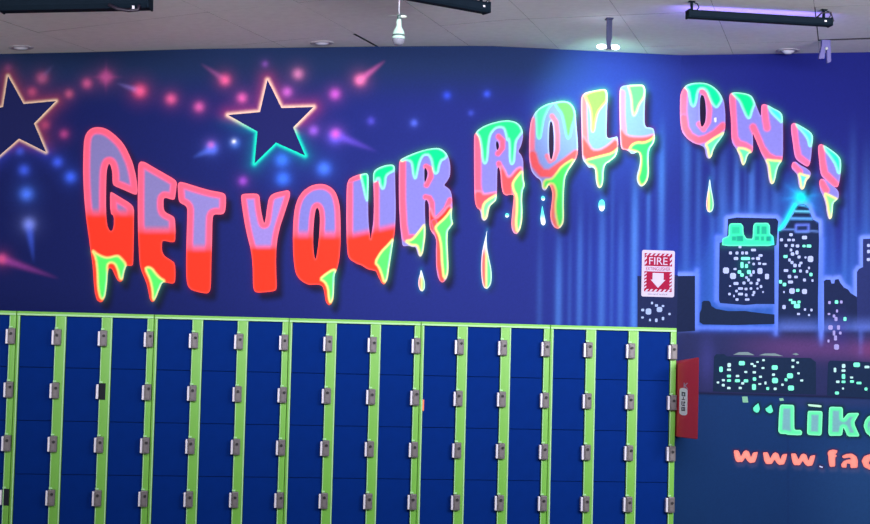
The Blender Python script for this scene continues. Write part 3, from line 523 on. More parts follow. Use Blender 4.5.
def cdt_shape(outline, holes, step):
    outline = np.asarray(outline, float)
    def dens(p):
        o = []
        for i in range(len(p)):
            a, b = p[i], p[(i+1) % len(p)]; k = max(1, int(np.hypot(*(b-a))/1.6))
            for j in range(k): o.append(a+(b-a)*j/k)
        return np.array(o)
    loops = [dens(outline)]+[dens(np.asarray(h, float)) for h in holes]
    verts = []; edges = []
    for lp in loops:
        s = len(verts); verts += [tuple(v) for v in lp]; edges += [(s+i, s+(i+1) % len(lp)) for i in range(len(lp))]
    if step:
        x0, y0 = outline.min(0); x1, y1 = outline.max(0)
        gx, gy = np.meshgrid(np.arange(x0, x1, step), np.arange(y0, y1, step)); P = np.stack([gx.ravel(), gy.ravel()], 1)
        k = inside(P, outline) & (pdist(P, outline) > .45)
        for h in holes: k &= ~inside(P, np.asarray(h)) & (pdist(P, np.asarray(h)) > .45)
        verts += [tuple(v) for v in P[k]]
    r = delaunay_2d_cdt([Vector(v) for v in verts], edges, [], 0, 1e-4)
    V = np.array([tuple(v) for v in r[0]]); T = np.array(r[2]); cen = V[T].mean(1)
    k = inside(cen, outline)
    for h in holes: k &= ~inside(cen, np.asarray(h))
    return V, T[k]

def paint_piece(name, wall, V, T, cols, parent, off, label=None):
    fn = W1 if wall == 1 else W2
    co_ = [tuple(fn(a, b, off)) for a, b in V]
    me = bpy.data.meshes.new(name); T = T[:, ::-1]
    me.from_pydata(co_, [], [tuple(int(i) for i in t) for t in T]); me.update()
    nrm = me.polygons[0].normal; nd = Vector((0, -1, 0)) if wall == 1 else Vector(RN)
    if nrm.dot(nd) < 0: me.flip_normals()
    setpaint(me, cols)
    o = link(name, me, M['paint'], parent)
    if label: o['label'] = label
    return o

# ------------------------------------------------------------------ walls
ZT = 4.02
def wall_grid(name, wall, us, zs, to3, back):
    U, Z = np.meshgrid(us, zs); U = U.ravel(); Z = Z.ravel()
    P3 = to3(U, Z); px = np.stack(project(P3), 1)
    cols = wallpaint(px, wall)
    nu, nz = len(us), len(zs)
    q = np.arange((nz-1)*nu).reshape(nz-1, nu)[:, :-1].ravel()
    faces = [(int(a), int(a+1), int(a+nu+1), int(a+nu)) for a in q]
    N = len(P3)
    B3 = P3+back
    ring = [int(i) for i in range(nu)]+[int(i*nu+nu-1) for i in range(1, nz)]+[int((nz-1)*nu+i) for i in range(nu-2, -1, -1)]+[int(i*nu) for i in range(nz-2, 0, -1)]
    verts = [tuple(p) for p in P3]+[tuple(B3[i]) for i in ring]
    m = len(ring)
    for i in range(m): faces.append((ring[(i+1) % m], ring[i], N+i, N+(i+1) % m))
    faces.append(tuple(N+i for i in range(m-1, -1, -1)))
    me = bpy.data.meshes.new(name); me.from_pydata(verts, [], faces); me.update()
    setpaint(me, np.concatenate([cols, cols[ring]]))
    o = link(name, me, M['paint'])
    return tag(o, kind='structure')
fine = 0.0088
us = np.concatenate([np.linspace(-5, -2.7, 8), np.arange(-2.66, CX-.004, fine), [CX]])
zs = np.concatenate([np.linspace(0, 1.78, 6), np.arange(1.83, 3.96, fine), [ZT]])
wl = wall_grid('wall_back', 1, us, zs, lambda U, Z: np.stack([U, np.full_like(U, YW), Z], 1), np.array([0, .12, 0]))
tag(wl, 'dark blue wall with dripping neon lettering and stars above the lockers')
us = np.concatenate([np.arange(0, 1.5, fine), np.linspace(1.52, 3.6, 8)])
zs = np.concatenate([np.linspace(0, .5, 3), np.arange(.55, 3.96, fine), [ZT]])
wr = wall_grid('wall_right', 2, us, zs, lambda U, Z: np.stack([C0[0]+RD[0]*U, C0[1]+RD[1]*U, Z], 1), -RN*.12)
tag(wr, 'angled blue wall with a painted night skyline and green lettering')

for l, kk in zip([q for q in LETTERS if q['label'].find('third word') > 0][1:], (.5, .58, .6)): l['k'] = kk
for l in LETTERS:
    V, T = cdt_shape(l['out'], l['holes'], 1.05)
    paint_piece('painted_letter' if l['ch'] not in '!.' else 'painted_exclamation_mark', l['wall'], V, T, letterpaint(V, l), wl if l['wall'] == 1 else wr, .0022, l['label'])
for w, p, sx, k, lb in DROPS:
    p = chaikin(p); V, T = cdt_shape(p, [], .7); x, y = V[:, 0], V[:, 1]
    y0, y1 = p[:, 1].min(), p[:, 1].max(); t = (y-y0)/(y1-y0)
    if k == 2:
        c = blend(np.tile(L(90, 236, 240), (len(V), 1)), L(245, 235, 255), ss(.35, .9, t))
    else:
        c = blend(np.tile(L(250, 96, 96), (len(V), 1)), L(90, 236, 130), ss(-1.2, 1.2, x-sx)); c = blend(c, L(240, 230, 140), np.exp(-((x-sx)/1.1)**2)*.8)
        c = blend(c, L(160, 220, 245) if k == 0 else L(70, 225, 230), ss(.45, .15, t)); d = pdist(V, p); c = blend(c, L(240, 235, 245), (1-ss(.2, 1.4, d))*.7)
    paint_piece('painted_droplet', w, V, T, np.clip(c, 0, .95), wl if w == 1 else wr, .0022, lb)
for i, (w, p, k) in enumerate(STARS):
    V, T = cdt_shape(np.array(p, float), [], 2.5)
    V_ = V.copy()
    c = np.tile(L(26, 30, 92) if k else L(20, 26, 78), (len(V), 1))
    paint_piece('painted_star', 1, V, T, c, wl, .0018, 'star with pink and teal glowing edge' if k else 'star with tan glowing edge, cut by the picture edge')

# skyline
def quadset(name, wall, rects, parent, off, label=None):
    fn = W1 if wall == 1 else W2; vs = []; fs = []; cs = []
    for r in rects:
        x, y, w, h = r[:4]; col = r[4]
        s = len(vs); n = 8; a, b = w*.5, h*.5; q = min(a, b)*.42
        for p in ((-a+q, -b), (a-q, -b), (a, -b+q), (a, b-q), (a-q, b), (-a+q, b), (-a, b-q), (-a, -b+q)): vs.append(tuple(fn(x+p[0], y+p[1], off))); cs.append(col)
        fs.append(tuple(range(s+n-1, s-1, -1)))
    me = bpy.data.meshes.new(name); me.from_pydata(vs, [], fs); me.update()
    nd = Vector((0, -1, 0)) if wall == 1 else Vector(RN)
    if me.polygons[0].normal.dot(nd) < 0: me.flip_normals()
    setpaint(me, np.array(cs)); o = link(name, me, M['paint'], parent)
    if label: o['label'] = label
    return o
for i, b in enumerate(BUILD):
    par = wl if b['w'] == 1 else wr
    p = np.array(b['p'], float)
    V, T = cdt_shape(p, [], 1.4); x, y = V[:, 0], V[:, 1]
    c = np.tile(L(*b['c']), (len(V), 1))
    if i in (3, 4, 5): c = blend(c, wallpaint(V, 2), ss(312, 343, y))
    if i == 4: c = blend(c, L(50, 44, 120), np.exp(-((x-840)/9)**2)*np.exp(-((y-330)/16)**2)*.5)
    if i == 2:
        c = blend(c, L(0, 90, 84), np.exp(-((x-745)/6)**2)*np.exp(-((y-266)/10)**2)*.6)
        c = blend(c, L(34, 90, 96), np.exp(-(sdf(V, np.array([(722, 238), (775, 238), (775, 246), (722, 246)], float)).clip(0)/3)**2)*.5)
    if i == 3:
        # teal and blue lines on the tower's crown
        for pts, w_, col in (([(795.5, 205.5), (790, 214), (786.5, 221), (780, 229)], 1.7, (20, 228, 230)), ([(794.5, 211.3), (810, 211.6)], 1.0, (100, 200, 240)), ([(791, 218.5), (811.5, 218.7)], 1.2, (90, 160, 235)), ([(796, 225), (808.5, 224.8), (808.5, 231), (796, 231.5), (796, 225)], 1.2, (90, 112, 215)), ([(779, 229.5), (794, 229.5), (797, 232), (807, 232), (811, 231), (818, 231.5)], .9, (86, 120, 190)), ([(809.5, 207), (813, 217), (818.5, 221.5)], 1.3, (80, 130, 230)), ([(798, 204.5), (808.5, 206.5)], .9, (70, 170, 235))):
            c = blend(c, L(*col), np.exp(-(line(V, pts)/w_)**2)*.9)
    c = np.clip(c*(1+rng.uniform(-.06, .06, len(V)))[:, None], 0, 1)
    o = paint_piece(b['n'], b['w'], V, T, c, par, .0012, b['label'])
    if i in WIN:
        rs = []
        for r in WIN[i]:
            g = len(r) > 4; dim = 1
            col = L(120, 250, 205) if g else (L(164, 176, 226) if i not in (7, 8) else L(176, 222, 222))
            if i == 4 and not g: col = L(150, 144, 205)
            if i == 0: col = L(146, 162, 208)
            rs.append((r[0], r[1], r[2], r[3], col))
        quadset('painted_windows', b['w'], rs, o, .0020)
    if i == 2:
        vs = []
        arch = [(722, 246), (722.5, 238.5), (728.6, 236), (728.8, 226), (730.5, 223.3), (741, 223.2), (743.3, 226), (743.6, 234), (746.5, 238.5), (752.6, 238.8), (753.2, 226), (755, 222.8), (768, 222.8), (770, 226), (770, 233.5), (773.6, 236.5), (774.5, 246)]
        V, T = cdt_shape(chaikin(arch, .12), [], .8); x, y = V[:, 0], V[:, 1]
        c = np.tile(L(52, 226, 160), (len(V), 1))
        for (a0, a1, b0, b1, s) in ((732, 739.5, 227, 233.5, .5), (757, 759.5, 226, 234, .8), (761.5, 766.5, 226.5, 234, .7), (732, 736, 236.5, 240.5, .75), (737, 743, 236, 241, .8), (755, 759, 236.5, 240, .7), (761, 764, 236.5, 240.5, .7), (766.5, 771, 236.5, 241, .85)):
            r_ = np.array([(a0, b0), (a1, b0), (a1, b1), (a0, b1)], float); c = blend(c, L(10, 120, 112), (1-ss(-.6, 1.2, sdf(V, r_)))*s)
        c = blend(c, L(120, 250, 200), (1-ss(.3, 1.8, pdist(V, chaikin(arch, .12))))*.6); c = blend(c, L(30, 200, 215), ss(768, 775, x)*.6)
        paint_piece('painted_roof_arches', 2, V, T, c, o, .0020, 'glowing green arches')
quads = [((733, 354.7), (739, 352.2), (748, 352), (754.5, 355.2)), ((759, 355.2), (765, 353.4), (775, 353.4), (783.5, 356.2)), ((792, 354.2), (796, 353), (799, 354.4), (796, 355.2))]
for q in quads:
    V, T = cdt_shape(np.array(q, float), [], 0); paint_piece('painted_roof_light', 2, V, T, np.tile(L(112, 134, 140), (len(V), 1)), wr, .0020)
for q in ([(742, 396.5), (747.5, 396.5), (748.3, 402.5), (742.8, 402.5)], [(779, 398.3), (783, 398), (784, 400.5), (780, 401)]):
    V, T = cdt_shape(np.array(q, float), [], 0); paint_piece('painted_mark', 2, V, T, np.tile(L(120, 178, 150), (len(V), 1)), wr, .0020)
names = ['opening quote mark', 'second quote mark', 'capital L', 'bar above the i', 'small letter i', 'small letter k', 'small letter e at the picture edge']
for (q0, q), nm in zip(SLOG, names):
    p = chaikin([q0]+q, .12); V, T = cdt_shape(p, [], .9); d = pdist(V, p)
    c = np.tile(L(90, 236, 160), (len(V), 1))
    if len(q) > 5 and 'quote' not in nm: c = blend(c, L(112, 168, 178), ss(2.6, 5.0, d)); c = blend(c, L(128, 250, 188), 1-ss(.4, 2.0, d))
    if 'quote' in nm: c = np.tile(L(96, 232, 190), (len(V), 1))
    if 'bar' in nm: c = np.tile(L(180, 232, 205), (len(V), 1))
    paint_piece('painted_slogan_letter', 2, V, T, c, wr, .0022, 'green '+nm)
for q, nm in zip(URL, ['first letter w', 'second letter w', 'third letter w', 'dot', 'letter f', 'letter a', 'letter c']):
    p = chaikin(q, .14); V, T = cdt_shape(p, [], 1.2); d = pdist(V, p)
    c = np.tile(L(252, 138, 126), (len(V), 1)) if nm != 'dot' else np.tile(L(190, 200, 245), (len(V), 1))
    c = blend(c, L(255, 168, 150), ss(.8, 2.0, d)*.5)
    paint_piece('painted_address_letter', 2, V, T, c, wr, .0022, 'salmon '+nm)

# ------------------------------------------------------------------ floor and ceiling
bm = bmesh.new(); box(bm, -5.2, 6.2, -11, YW+.12, -.1, 0); tag(obj('floor', bm, M['floor']), kind='structure')
ang = math.radians(-23); e1 = np.array([math.cos(ang), math.sin(ang)]); e2 = np.array([-math.sin(ang), math.cos(ang)])
bm = bmesh.new()
PA, PH, UA, UH = .617, 1.04, -1.8896, -.0654
sag = {}
def clipped(bm2):
    # keep only what lies on the room's side of both walls
    for pco, no in (((0, YW-.001, 0), (0, 1, 0)), (tuple(C0+RN*.001), tuple(-RN))):
        bmesh.ops.bisect_plane(bm2, geom=bm2.verts[:]+bm2.edges[:]+bm2.faces[:], plane_co=pco, plane_no=no, clear_outer=True)
        ed = [e for e in bm2.edges if e.is_boundary]
        if ed: bmesh.ops.holes_fill(bm2, edges=ed)
rnd = random.Random(11)
for i in range(-8, 14):
    for j in range(-9, 5):
        u0, u1 = UA+i*PA+.001, UA+(i+1)*PA-.001; v0, v1 = UH+j*PH+.001, UH+(j+1)*PH-.001
        b2 = bmesh.new()
        if (i, j) == (8, 0): u0 += .005; v1 -= .050
        if (i, j) == (2, 0): u1 -= .020
        box(b2, u0, u1, v0, v1, 0, .016)
        b2.normal_update()
        for f in b2.faces: f.material_index = 1 if abs(f.normal.z) < .5 else 0
        bmesh.ops.subdivide_edges(b2, edges=[e for e in b2.edges if e.calc_length() > .3], cuts=3, use_grid_fill=True)
        dz = [rnd.uniform(0, .0012) for _ in range(4)]
        cx_, cy_ = (u0+u1)/2, (v0+v1)/2
        for v in b2.verts:
            a = (v.co.x-u0)/(u1-u0); b = (v.co.y-v0)/(v1-v0)
            z = dz[0]*(1-a)*(1-b)+dz[1]*a*(1-b)+dz[2]*(1-a)*b+dz[3]*a*b
            X = e1[0]*v.co.x+e2[0]*v.co.y; Y = e1[1]*v.co.x+e2[1]*v.co.y
            v.co = Vector((X, Y, hc(X)+z+v.co.z))
        clipped(b2)
        if len(b2.verts):
            tmp = bpy.data.meshes.new('t'); b2.to_mesh(tmp); bm.from_mesh(tmp); bpy.data.meshes.remove(tmp)
        b2.free()
ce = obj('ceiling', bm, [M['ceil'], M['tileedge']]); tag(ce, 'sagging off-white tile ceiling laid at an angle to the walls', kind='structure')
# one slab above carrying the tiles
bm = bmesh.new()
xs = np.linspace(-5.5, 6, 40)
for Y in (-11, YW-.002):
    for X in xs: bm.verts.new((X, Y, hc(X)+.03))
bm.verts.ensure_lookup_table()
for k in range(len(xs)-1): bm.faces.new((bm.verts[k], bm.verts[k+1], bm.verts[40+k+1], bm.verts[40+k]))
bmesh.ops.bisect_plane(bm, geom=bm.verts[:]+bm.edges[:]+bm.faces[:], plane_co=tuple(C0+RN*.001), plane_no=tuple(-RN), clear_outer=True)
r = bmesh.ops.extrude_face_region(bm, geom=bm.faces[:])
for v in [g for g in r['geom'] if isinstance(g, bmesh.types.BMVert)]: v.co.z += .04
obj('ceiling_backing', bm, M['plenum'], ce)

# ------------------------------------------------------------------ lockers
TIER = .359; TOPZ = 1.9; UW = .9144
LST, OPN, MID, RST = .024, .2345, .0715, .0435
DEPTH = .40
def make_locker_unit(cols=3, x_start=0):
    root = empty('locker_unit', (0, 0, 0))
    bm = bmesh.new()
    # carcass: top, sides, back, plinth
    g = .0015
    box(bm, g, UW-g, .03, DEPTH, TOPZ-.022, TOPZ, .002, 1)
    box(bm, g, .012, .03, DEPTH, .03, TOPZ-.022); box(bm, UW-.012, UW-g, .03, DEPTH, .03, TOPZ-.022)
    box(bm, g, UW-g, DEPTH-.01, DEPTH, .03, TOPZ-.022)
    box(bm, g, UW-g, .05, DEPTH, 0, .03)
    obj('carcass', bm, M['green'], root)
    bm = bmesh.new()
    H0, H1 = .03, TOPZ-.027
    xx = [(g, LST)]
    x = LST
    opens = []
    for c in range(3):
        opens.append((x, x+OPN)); x += OPN
        w = MID if c < 2 else UW-g-x
        xx.append((x, x+w)); x += w
    for a, b in xx: box(bm, a, b, 0, .03, H0, TOPZ-.0265, .004, 3)
    box(bm, g, UW-g, -.001, .03, TOPZ-.027, TOPZ, .004, 3)
    box(bm, g, UW-g, .001, .03, .0, .03+.0, .003, 2)
    fr = obj('frame', bm, M['green'], root, True)
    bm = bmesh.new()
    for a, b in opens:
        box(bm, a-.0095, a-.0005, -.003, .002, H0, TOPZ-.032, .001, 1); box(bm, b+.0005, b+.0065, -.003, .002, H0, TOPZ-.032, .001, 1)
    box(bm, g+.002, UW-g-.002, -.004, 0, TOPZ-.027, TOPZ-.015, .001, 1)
    obj('rolled_edge_glare', bm, M['glare_green'], root)['label'] = 'rolled door edges with painted-on glare'  # pale colour stands for glare caught on the stile edges
    bm = bmesh.new(); box(bm, LST-.006, UW-RST+.006, .031, .035, .03, TOPZ-.024); obj('inner_panel', bm, M['gap'], root)
    return root, opens
def lock_mesh():
    bm = bmesh.new()      # zinc lock body on the stile, origin at top centre of the body
    box(bm, -.026, .0195, -.030, .004, -.108, 0, .004, 2)
    box(bm, -.018, .013, -.033, -.029, -.100, -.012, .0015, 1)
    return bm
def latch_mesh():
    bm = bmesh.new(); box(bm, -.042, -.0265, -.022, .012, -.106, -.008, .003, 2)
    return bm
proto_root, OPENS = make_locker_unit()
dm = bmesh.new(); box(dm, .0025, OPN-.0025, .014, .029, -TIER+.0016, -.0016, .002, 2)
for zz in (-.05, -.31): pass
door_me = bpy.data.meshes.new('door'); bmesh.ops.recalc_face_normals(dm, faces=dm.faces); dm.to_mesh(door_me); dm.free()
for p in door_me.polygons: p.use_smooth = False
door_me.materials.append(M['blue'])
lk = lock_mesh(); lock_me = bpy.data.meshes.new('lock'); bmesh.ops.recalc_face_normals(lk, faces=lk.faces); lk.to_mesh(lock_me); lk.free(); lock_me.materials.append(M['lock'])
lk = latch_mesh(); latch_me = bpy.data.meshes.new('latch'); bmesh.ops.recalc_face_normals(lk, faces=lk.faces); lk.to_mesh(latch_me); lk.free(); latch_me.materials.append(M['steel'])
kb = bmesh.new(); lathe(kb, [(.0085, -.041), (.0095, -.040), (.0095, -.030)], 14, axis='y'); kb2 = kb
box(kb, -.0016, .0016, -.0425, -.040, -.006, .006)
key_me = bpy.data.meshes.new('key_cylinder'); bmesh.ops.recalc_face_normals(kb, faces=kb.faces); kb.to_mesh(key_me); kb.free(); key_me.materials.append(M['lockdark'])
pb = bmesh.new(); box(pb, -.022, .0195, -.003, .006, -.112, 0, .001, 1)
pocket_me = bpy.data.meshes.new('lock_pocket'); bmesh.ops.recalc_face_normals(pb, faces=pb.faces); pb.to_mesh(pocket_me); pb.free(); pocket_me.materials.append(M['gap'])
cap = bmesh.new()
for k in range(1): box(cap, -.0245, -.002, -.006, .001, .001, .013, .0015, 1)
cap_me = bpy.data.meshes.new('striker_plate'); bmesh.ops.recalc_face_normals(cap, faces=cap.faces); cap.to_mesh(cap_me); cap.free(); cap_me.materials.append(M['glare_green'])
def child(name, me, parent, loc):
    o = bpy.data.objects.new(name, me); COL.objects.link(o); o.parent = parent; o.location = loc; return o
def fill_unit(root, missing=(), cols=(0, 1, 2), tagat=None, seed=0):
    rr = random.Random(seed)
    for c in cols:
        x0, x1 = OPENS[c]
        for t in range(5):
            zt = TOPZ-.017-t*TIER
            zd = zt-.012 if t == 0 else zt
            sc_ = (TIER-.012)/TIER if t == 0 else ((zt-.031)/TIER if t == 4 else 1)
            d = child('door', door_me, root, (x0, rr.uniform(-.001, .0015), zd)); d.scale = (1, 1, sc_)
            lx = x1+.0225; lz = zt-.098
            def on_door(name, me, dx, dz):
                o = child(name, me, d, (lx-x0+dx, 0, (lz+dz-zd)/sc_)); o.scale = (1, 1, 1/sc_); return o
            on_door('latch', latch_me, 0, 0); on_door('striker_plate', cap_me, 0, 0)
            if (c, t) in missing:
                on_door('lock_pocket', pocket_me, 0, 0)['label'] = 'empty dark slot where the lock is missing'
            else:
                on_door('lock', lock_me, rr.uniform(-.001, .001), 0); on_door('key_cylinder', key_me, rr.uniform(-.006, .004), -.035+rr.uniform(-.006, .006))
            if tagat == (c, t):
                b = bmesh.new(); box(b, -.006, .012, .004, .015, -.245, -.165, .002, 1); obj('hinge_tab', b, M['orange'], d)['label'] = 'small orange tab at the hinge edge'
labels = ['green framed locker unit with blue doors, only its last column in the picture',
          'green framed locker unit below the word GET, one lock missing in its middle column',
          'green framed locker unit below the letters Y and O',
          'green framed locker unit below the letters U and R of the second word',
          'green framed locker unit with an orange tab on one blue door',
          'green framed locker unit at the row end, beside the red panel']
for k in range(-1, 5):
    if k == -1: root = proto_root
    else:
        root = proto_root.copy(); COL.objects.link(root)
        for ch in list(proto_root.children):
            if ch.name.split('.')[0] in ('carcass', 'frame', 'inner_panel', 'rolled_edge_glare'):
                c = ch.copy(); COL.objects.link(c); c.parent = root
    root.location = ((k-2.5)*UW, 0, 0)
    tag(root, labels[k+1], 'locker', 'locker units in the row under the mural')
for k in range(-1, 5):
    root = [o for o in bpy.data.objects if o.get('label') == labels[k+1]][0]
    if k == -1: fill_unit(root, missing=((2, 3),), seed=1)
    elif k == 0: fill_unit(root, missing=((1, 1),), seed=2)
    elif k == 3: fill_unit(root, tagat=(0, 1), seed=5)
    else: fill_unit(root, seed=k+10)

# ------------------------------------------------------------------ fire sign
def text_mesh(s, size, name):
    cu = bpy.data.curves.new('t', 'FONT'); cu.body = s; cu.size = size; cu.align_x = 'CENTER'; cu.align_y = 'CENTER'; cu.extrude = .0002; cu.offset = .0
    o = bpy.data.objects.new('t', cu); COL.objects.link(o)
    dg = bpy.context.evaluated_depsgraph_get(); me = bpy.data.meshes.new_from_object(o.evaluated_get(dg)); me.name = name
    bpy.data.objects.remove(o); return me
def fit(me, w, h, cx_, cy_, y):
    v = np.zeros(len(me.vertices)*3); me.vertices.foreach_get('co', v); v = v.reshape(-1, 3)
    lo, hi = v.min(0), v.max(0)
    n = np.empty_like(v); n[:, 0] = (v[:, 0]-(lo[0]+hi[0])/2)*w/(hi[0]-lo[0])+cx_; n[:, 2] = (v[:, 1]-(lo[1]+hi[1])/2)*h/(hi[1]-lo[1])+cy_; n[:, 1] = y-(v[:, 2]-lo[2])
    me.vertices.foreach_set('co', n.ravel()); me.update()
a = W1(641.3, 249.2); b = W1(675.4, 249.6); c_ = W1(640, 297.3); d_ = W1(675, 298.4)
sw = .249; sh = .345; sc = (a+b+c_+d_)/4
sign = empty('fire_extinguisher_sign', (float(sc[0]), YW-.0008, float(sc[2])))
tag(sign, 'white and red fire extinguisher sign with a down arrow, on the wall by the corner', 'sign')
rp = []
for sx, sz, a0 in ((1, 1, 0), (-1, 1, 90), (-1, -1, 180), (1, -1, 270)):
    for k in range(6):
        t = math.radians(a0+18*k); rp.append((sx*(sw/2-.014)+.014*math.cos(t), sz*(sh/2-.014)+.014*math.sin(t)))
bm = bmesh.new(); f = bm.faces.new([bm.verts.new((x, -.004, z)) for x, z in rp]); r = bmesh.ops.extrude_face_region(bm, geom=[f])
for v in [g for g in r['geom'] if isinstance(g, bmesh.types.BMVert)]: v.co.y = 0
obj('board', bm, M['signwhite'], sign)
Y1 = -.0048
def flat(name, polys, m, y, parent=sign, th=.0006):
    bm = bmesh.new()
    for p in polys:
        f = bm.faces.new([bm.verts.new((q[0], y, q[1])) for q in p])
        r = bmesh.ops.extrude_face_region(bm, geom=[f])
        for v in [g for g in r['geom'] if isinstance(g, bmesh.types.BMVert)]: v.co.y += th
    return obj(name, bm, m, parent)
def rc(x0, x1, z0, z1): return [(x0, z0), (x1, z0), (x1, z1), (x0, z1)]
ix = .105
flat('red_field', [rc(-ix, ix, .055, .150), rc(-ix, ix, -.135, .015)], M['signred'], Y1)
st = []
def stripe(x0, z0, x1, z1, vert):
    n = 6
    if not vert:
        w = (x1-x0)/n
        for k in range(n): st.append([(x0+k*w, z0), (x0+k*w+w*.5, z0), (x0+k*w+w*.95, z1), (x0+k*w+w*.45, z1)])
    else:
        n = max(2, round(abs(z1-z0)/.028)); h = (z1-z0)/n
        for k in range(n): st.append([(x0, z0+k*h), (x1, z0+k*h+h*.45), (x1, z0+k*h+h*.95), (x0, z0+k*h+h*.5)])
stripe(-.1, .132, .1, .149, False); stripe(-.1, -.134, .1, -.117, False)
stripe(-.104, .06, -.088, .13, True); stripe(.088, .06, .104, .13, True); stripe(-.104, -.115, -.088, .012, True); stripe(.088, -.115, .104, .012, True)
flat('hazard_stripes', st, M['signwhite'], Y1-.0006)
me = text_mesh('FIRE', .1, 'word_fire'); fit(me, .140, .054, 0, .093, Y1-.0003)
v = link('lettering', me, M['signwhite'], sign)
me = text_mesh('EXTINGUISHER', .1, 'word_extinguisher'); fit(me, .186, .026, 0, .035, Y1+.0002); link('lettering', me, M['signred'], sign)
me = text_mesh('DO NOT BLOCK', .1, 'word_block'); fit(me, .150, .010, 0, -.154, Y1+.0002); link('lettering', me, M['black'], sign)
flat('arrow', [[(-.042, .004), (.042, .004), (.042, -.046), (.056, -.046), (0, -.106), (-.056, -.046), (-.042, -.046)]], M['signwhite'], Y1-.0006)

# ------------------------------------------------------------------ red panel standing out from the wall
# its near edge stands toward the room, its far edge runs back behind the last locker
B = onY(698.3, 398, -.35); Am = onY(677.6, 398, -.03)
zt_ = onY(698.3, 357, -.35)[2]; zb_ = onY(698.3, 439.5, -.35)[2]
px = np.array([Am[0], -.03]); pn = np.array([B[0], -.35])
vec = px-pn; ln = np.hypot(*vec); ux = vec/ln
rotp = math.atan2(ux[1], ux[0])
pan = empty('fire_extinguisher_cabinet', (float(pn[0]), float(pn[1]), float((zt_+zb_)/2)), rotp)
tag(pan, 'red cabinet in the corner beside the last locker, white upright label on its side', 'cabinet')
hh = (zt_-zb_)/2
def toloc(x, y):
    q = np.array([x, y])-pn; return (float(q@ux), float(q@np.array([-ux[1], ux[0]])))
kx = toloc(2.335, .405); kc = toloc(2.49, .375)
foot = [(0, 0), (ln, 0), kx, kc]
bm = bmesh.new()
def hz_(x, k): return hh*(1-k*min(1, max(0, x/ln)))
lo = [bm.verts.new((x, y, -hz_(x, -.03))) for x, y in foot]; hi = [bm.verts.new((x, y, hz_(x, .20))) for x, y in foot]
bm.faces.new(lo[::-1]); bm.faces.new(hi)
for i in range(4): bm.faces.new((lo[i], lo[(i+1) % 4], hi[(i+1) % 4], hi[i]))
bmesh.ops.bevel(bm, geom=bm.edges[:], offset=.005, segments=2, affect='EDGES')
obj('cover', bm, M['red'], pan)
def capsule(cx_, cz, w, h, n=8):
    pts = []
    r = w*.42
    for (sx, sz, a0) in ((1, 1, 0), (-1, 1, 90), (-1, -1, 180), (1, -1, 270)):
        for k in range(n+1):
            a = math.radians(a0+90*k/n); pts.append((cx_+sx*(w/2-r)+r*math.cos(a), cz+sz*(h/2-r*.35)+r*.35*math.sin(a)))
    return pts
def plocal(x, y):   # a picture point on the panel's face, in the panel's own axes
    d = ray(x, y); n3 = np.array([-ux[1], ux[0], 0]); q = np.array([pn[0], pn[1], 0])
    t = ((q-CP)@n3)/(d@n3); P = CP+d*t
    return (P[:2]-pn)@ux, P[2]-(zt_+zb_)/2
l0 = plocal(679.6, 401.5); l1 = plocal(687.6, 401.5); lt_ = plocal(683.5, 388); lb_ = plocal(683.5, 415.3)
lw = abs(l1[0]-l0[0]); lh = lt_[1]-lb_[1]; lcx = (l0[0]+l1[0])/2; lcz = (lt_[1]+lb_[1])/2
flat('label_plate', [capsule(lcx, lcz, lw, lh)], M['labelwhite'], .0012, pan)
# upright writing on the label, read from the room (local x runs away from the camera to the picture's left)
def R_(x0, x1, z0, z1):
    return [(lcx-x0*lw/2, lcz+z0*lh/2), (lcx-x1*lw/2, lcz+z0*lh/2), (lcx-x1*lw/2, lcz+z1*lh/2), (lcx-x0*lw/2, lcz+z1*lh/2)]
flat('label_writing', [R_(-.45, .45, .62, .70), R_(-.45, -.2, .40, .70), R_(.2, .45, .40, .70), R_(-.45, .45, .40, .46), R_(-.1, .1, .12, .34), R_(-.4, .4, .12, .18), R_(-.45, -.22, -.28, .02), R_(.05, .45, -.1, .02), R_(.05, .25, -.28, -.1), R_(-.3, .45, -.32, -.26), R_(-.45, .45, -.68, -.62), R_(-.45, -.25, -.62, -.42), R_(.25, .45, -.62, -.42), R_(-.1, .1, -.62, -.42), R_(-.45, .45, -.44, -.39)], M['black'], .0016, pan)
me = text_mesh('K', .1, 'letter_k'); k0 = plocal(686.3, 386)
vv = np.zeros(len(me.vertices)*3); me.vertices.foreach_get('co', vv); vv = vv.reshape(-1, 3); vv = vv-(vv.max(0)+vv.min(0))/2; s_ = vv.max(0)
vv2 = np.stack([k0[0]-vv[:, 0]/s_[0]*lw*.3, np.full(len(vv), .0016)+vv[:, 2]*.5, k0[1]+vv[:, 1]/s_[1]*.022], 1); me.vertices.foreach_set('co', vv2.ravel()); me.update()
link('letter_mark', me, M['signwhite'], pan)

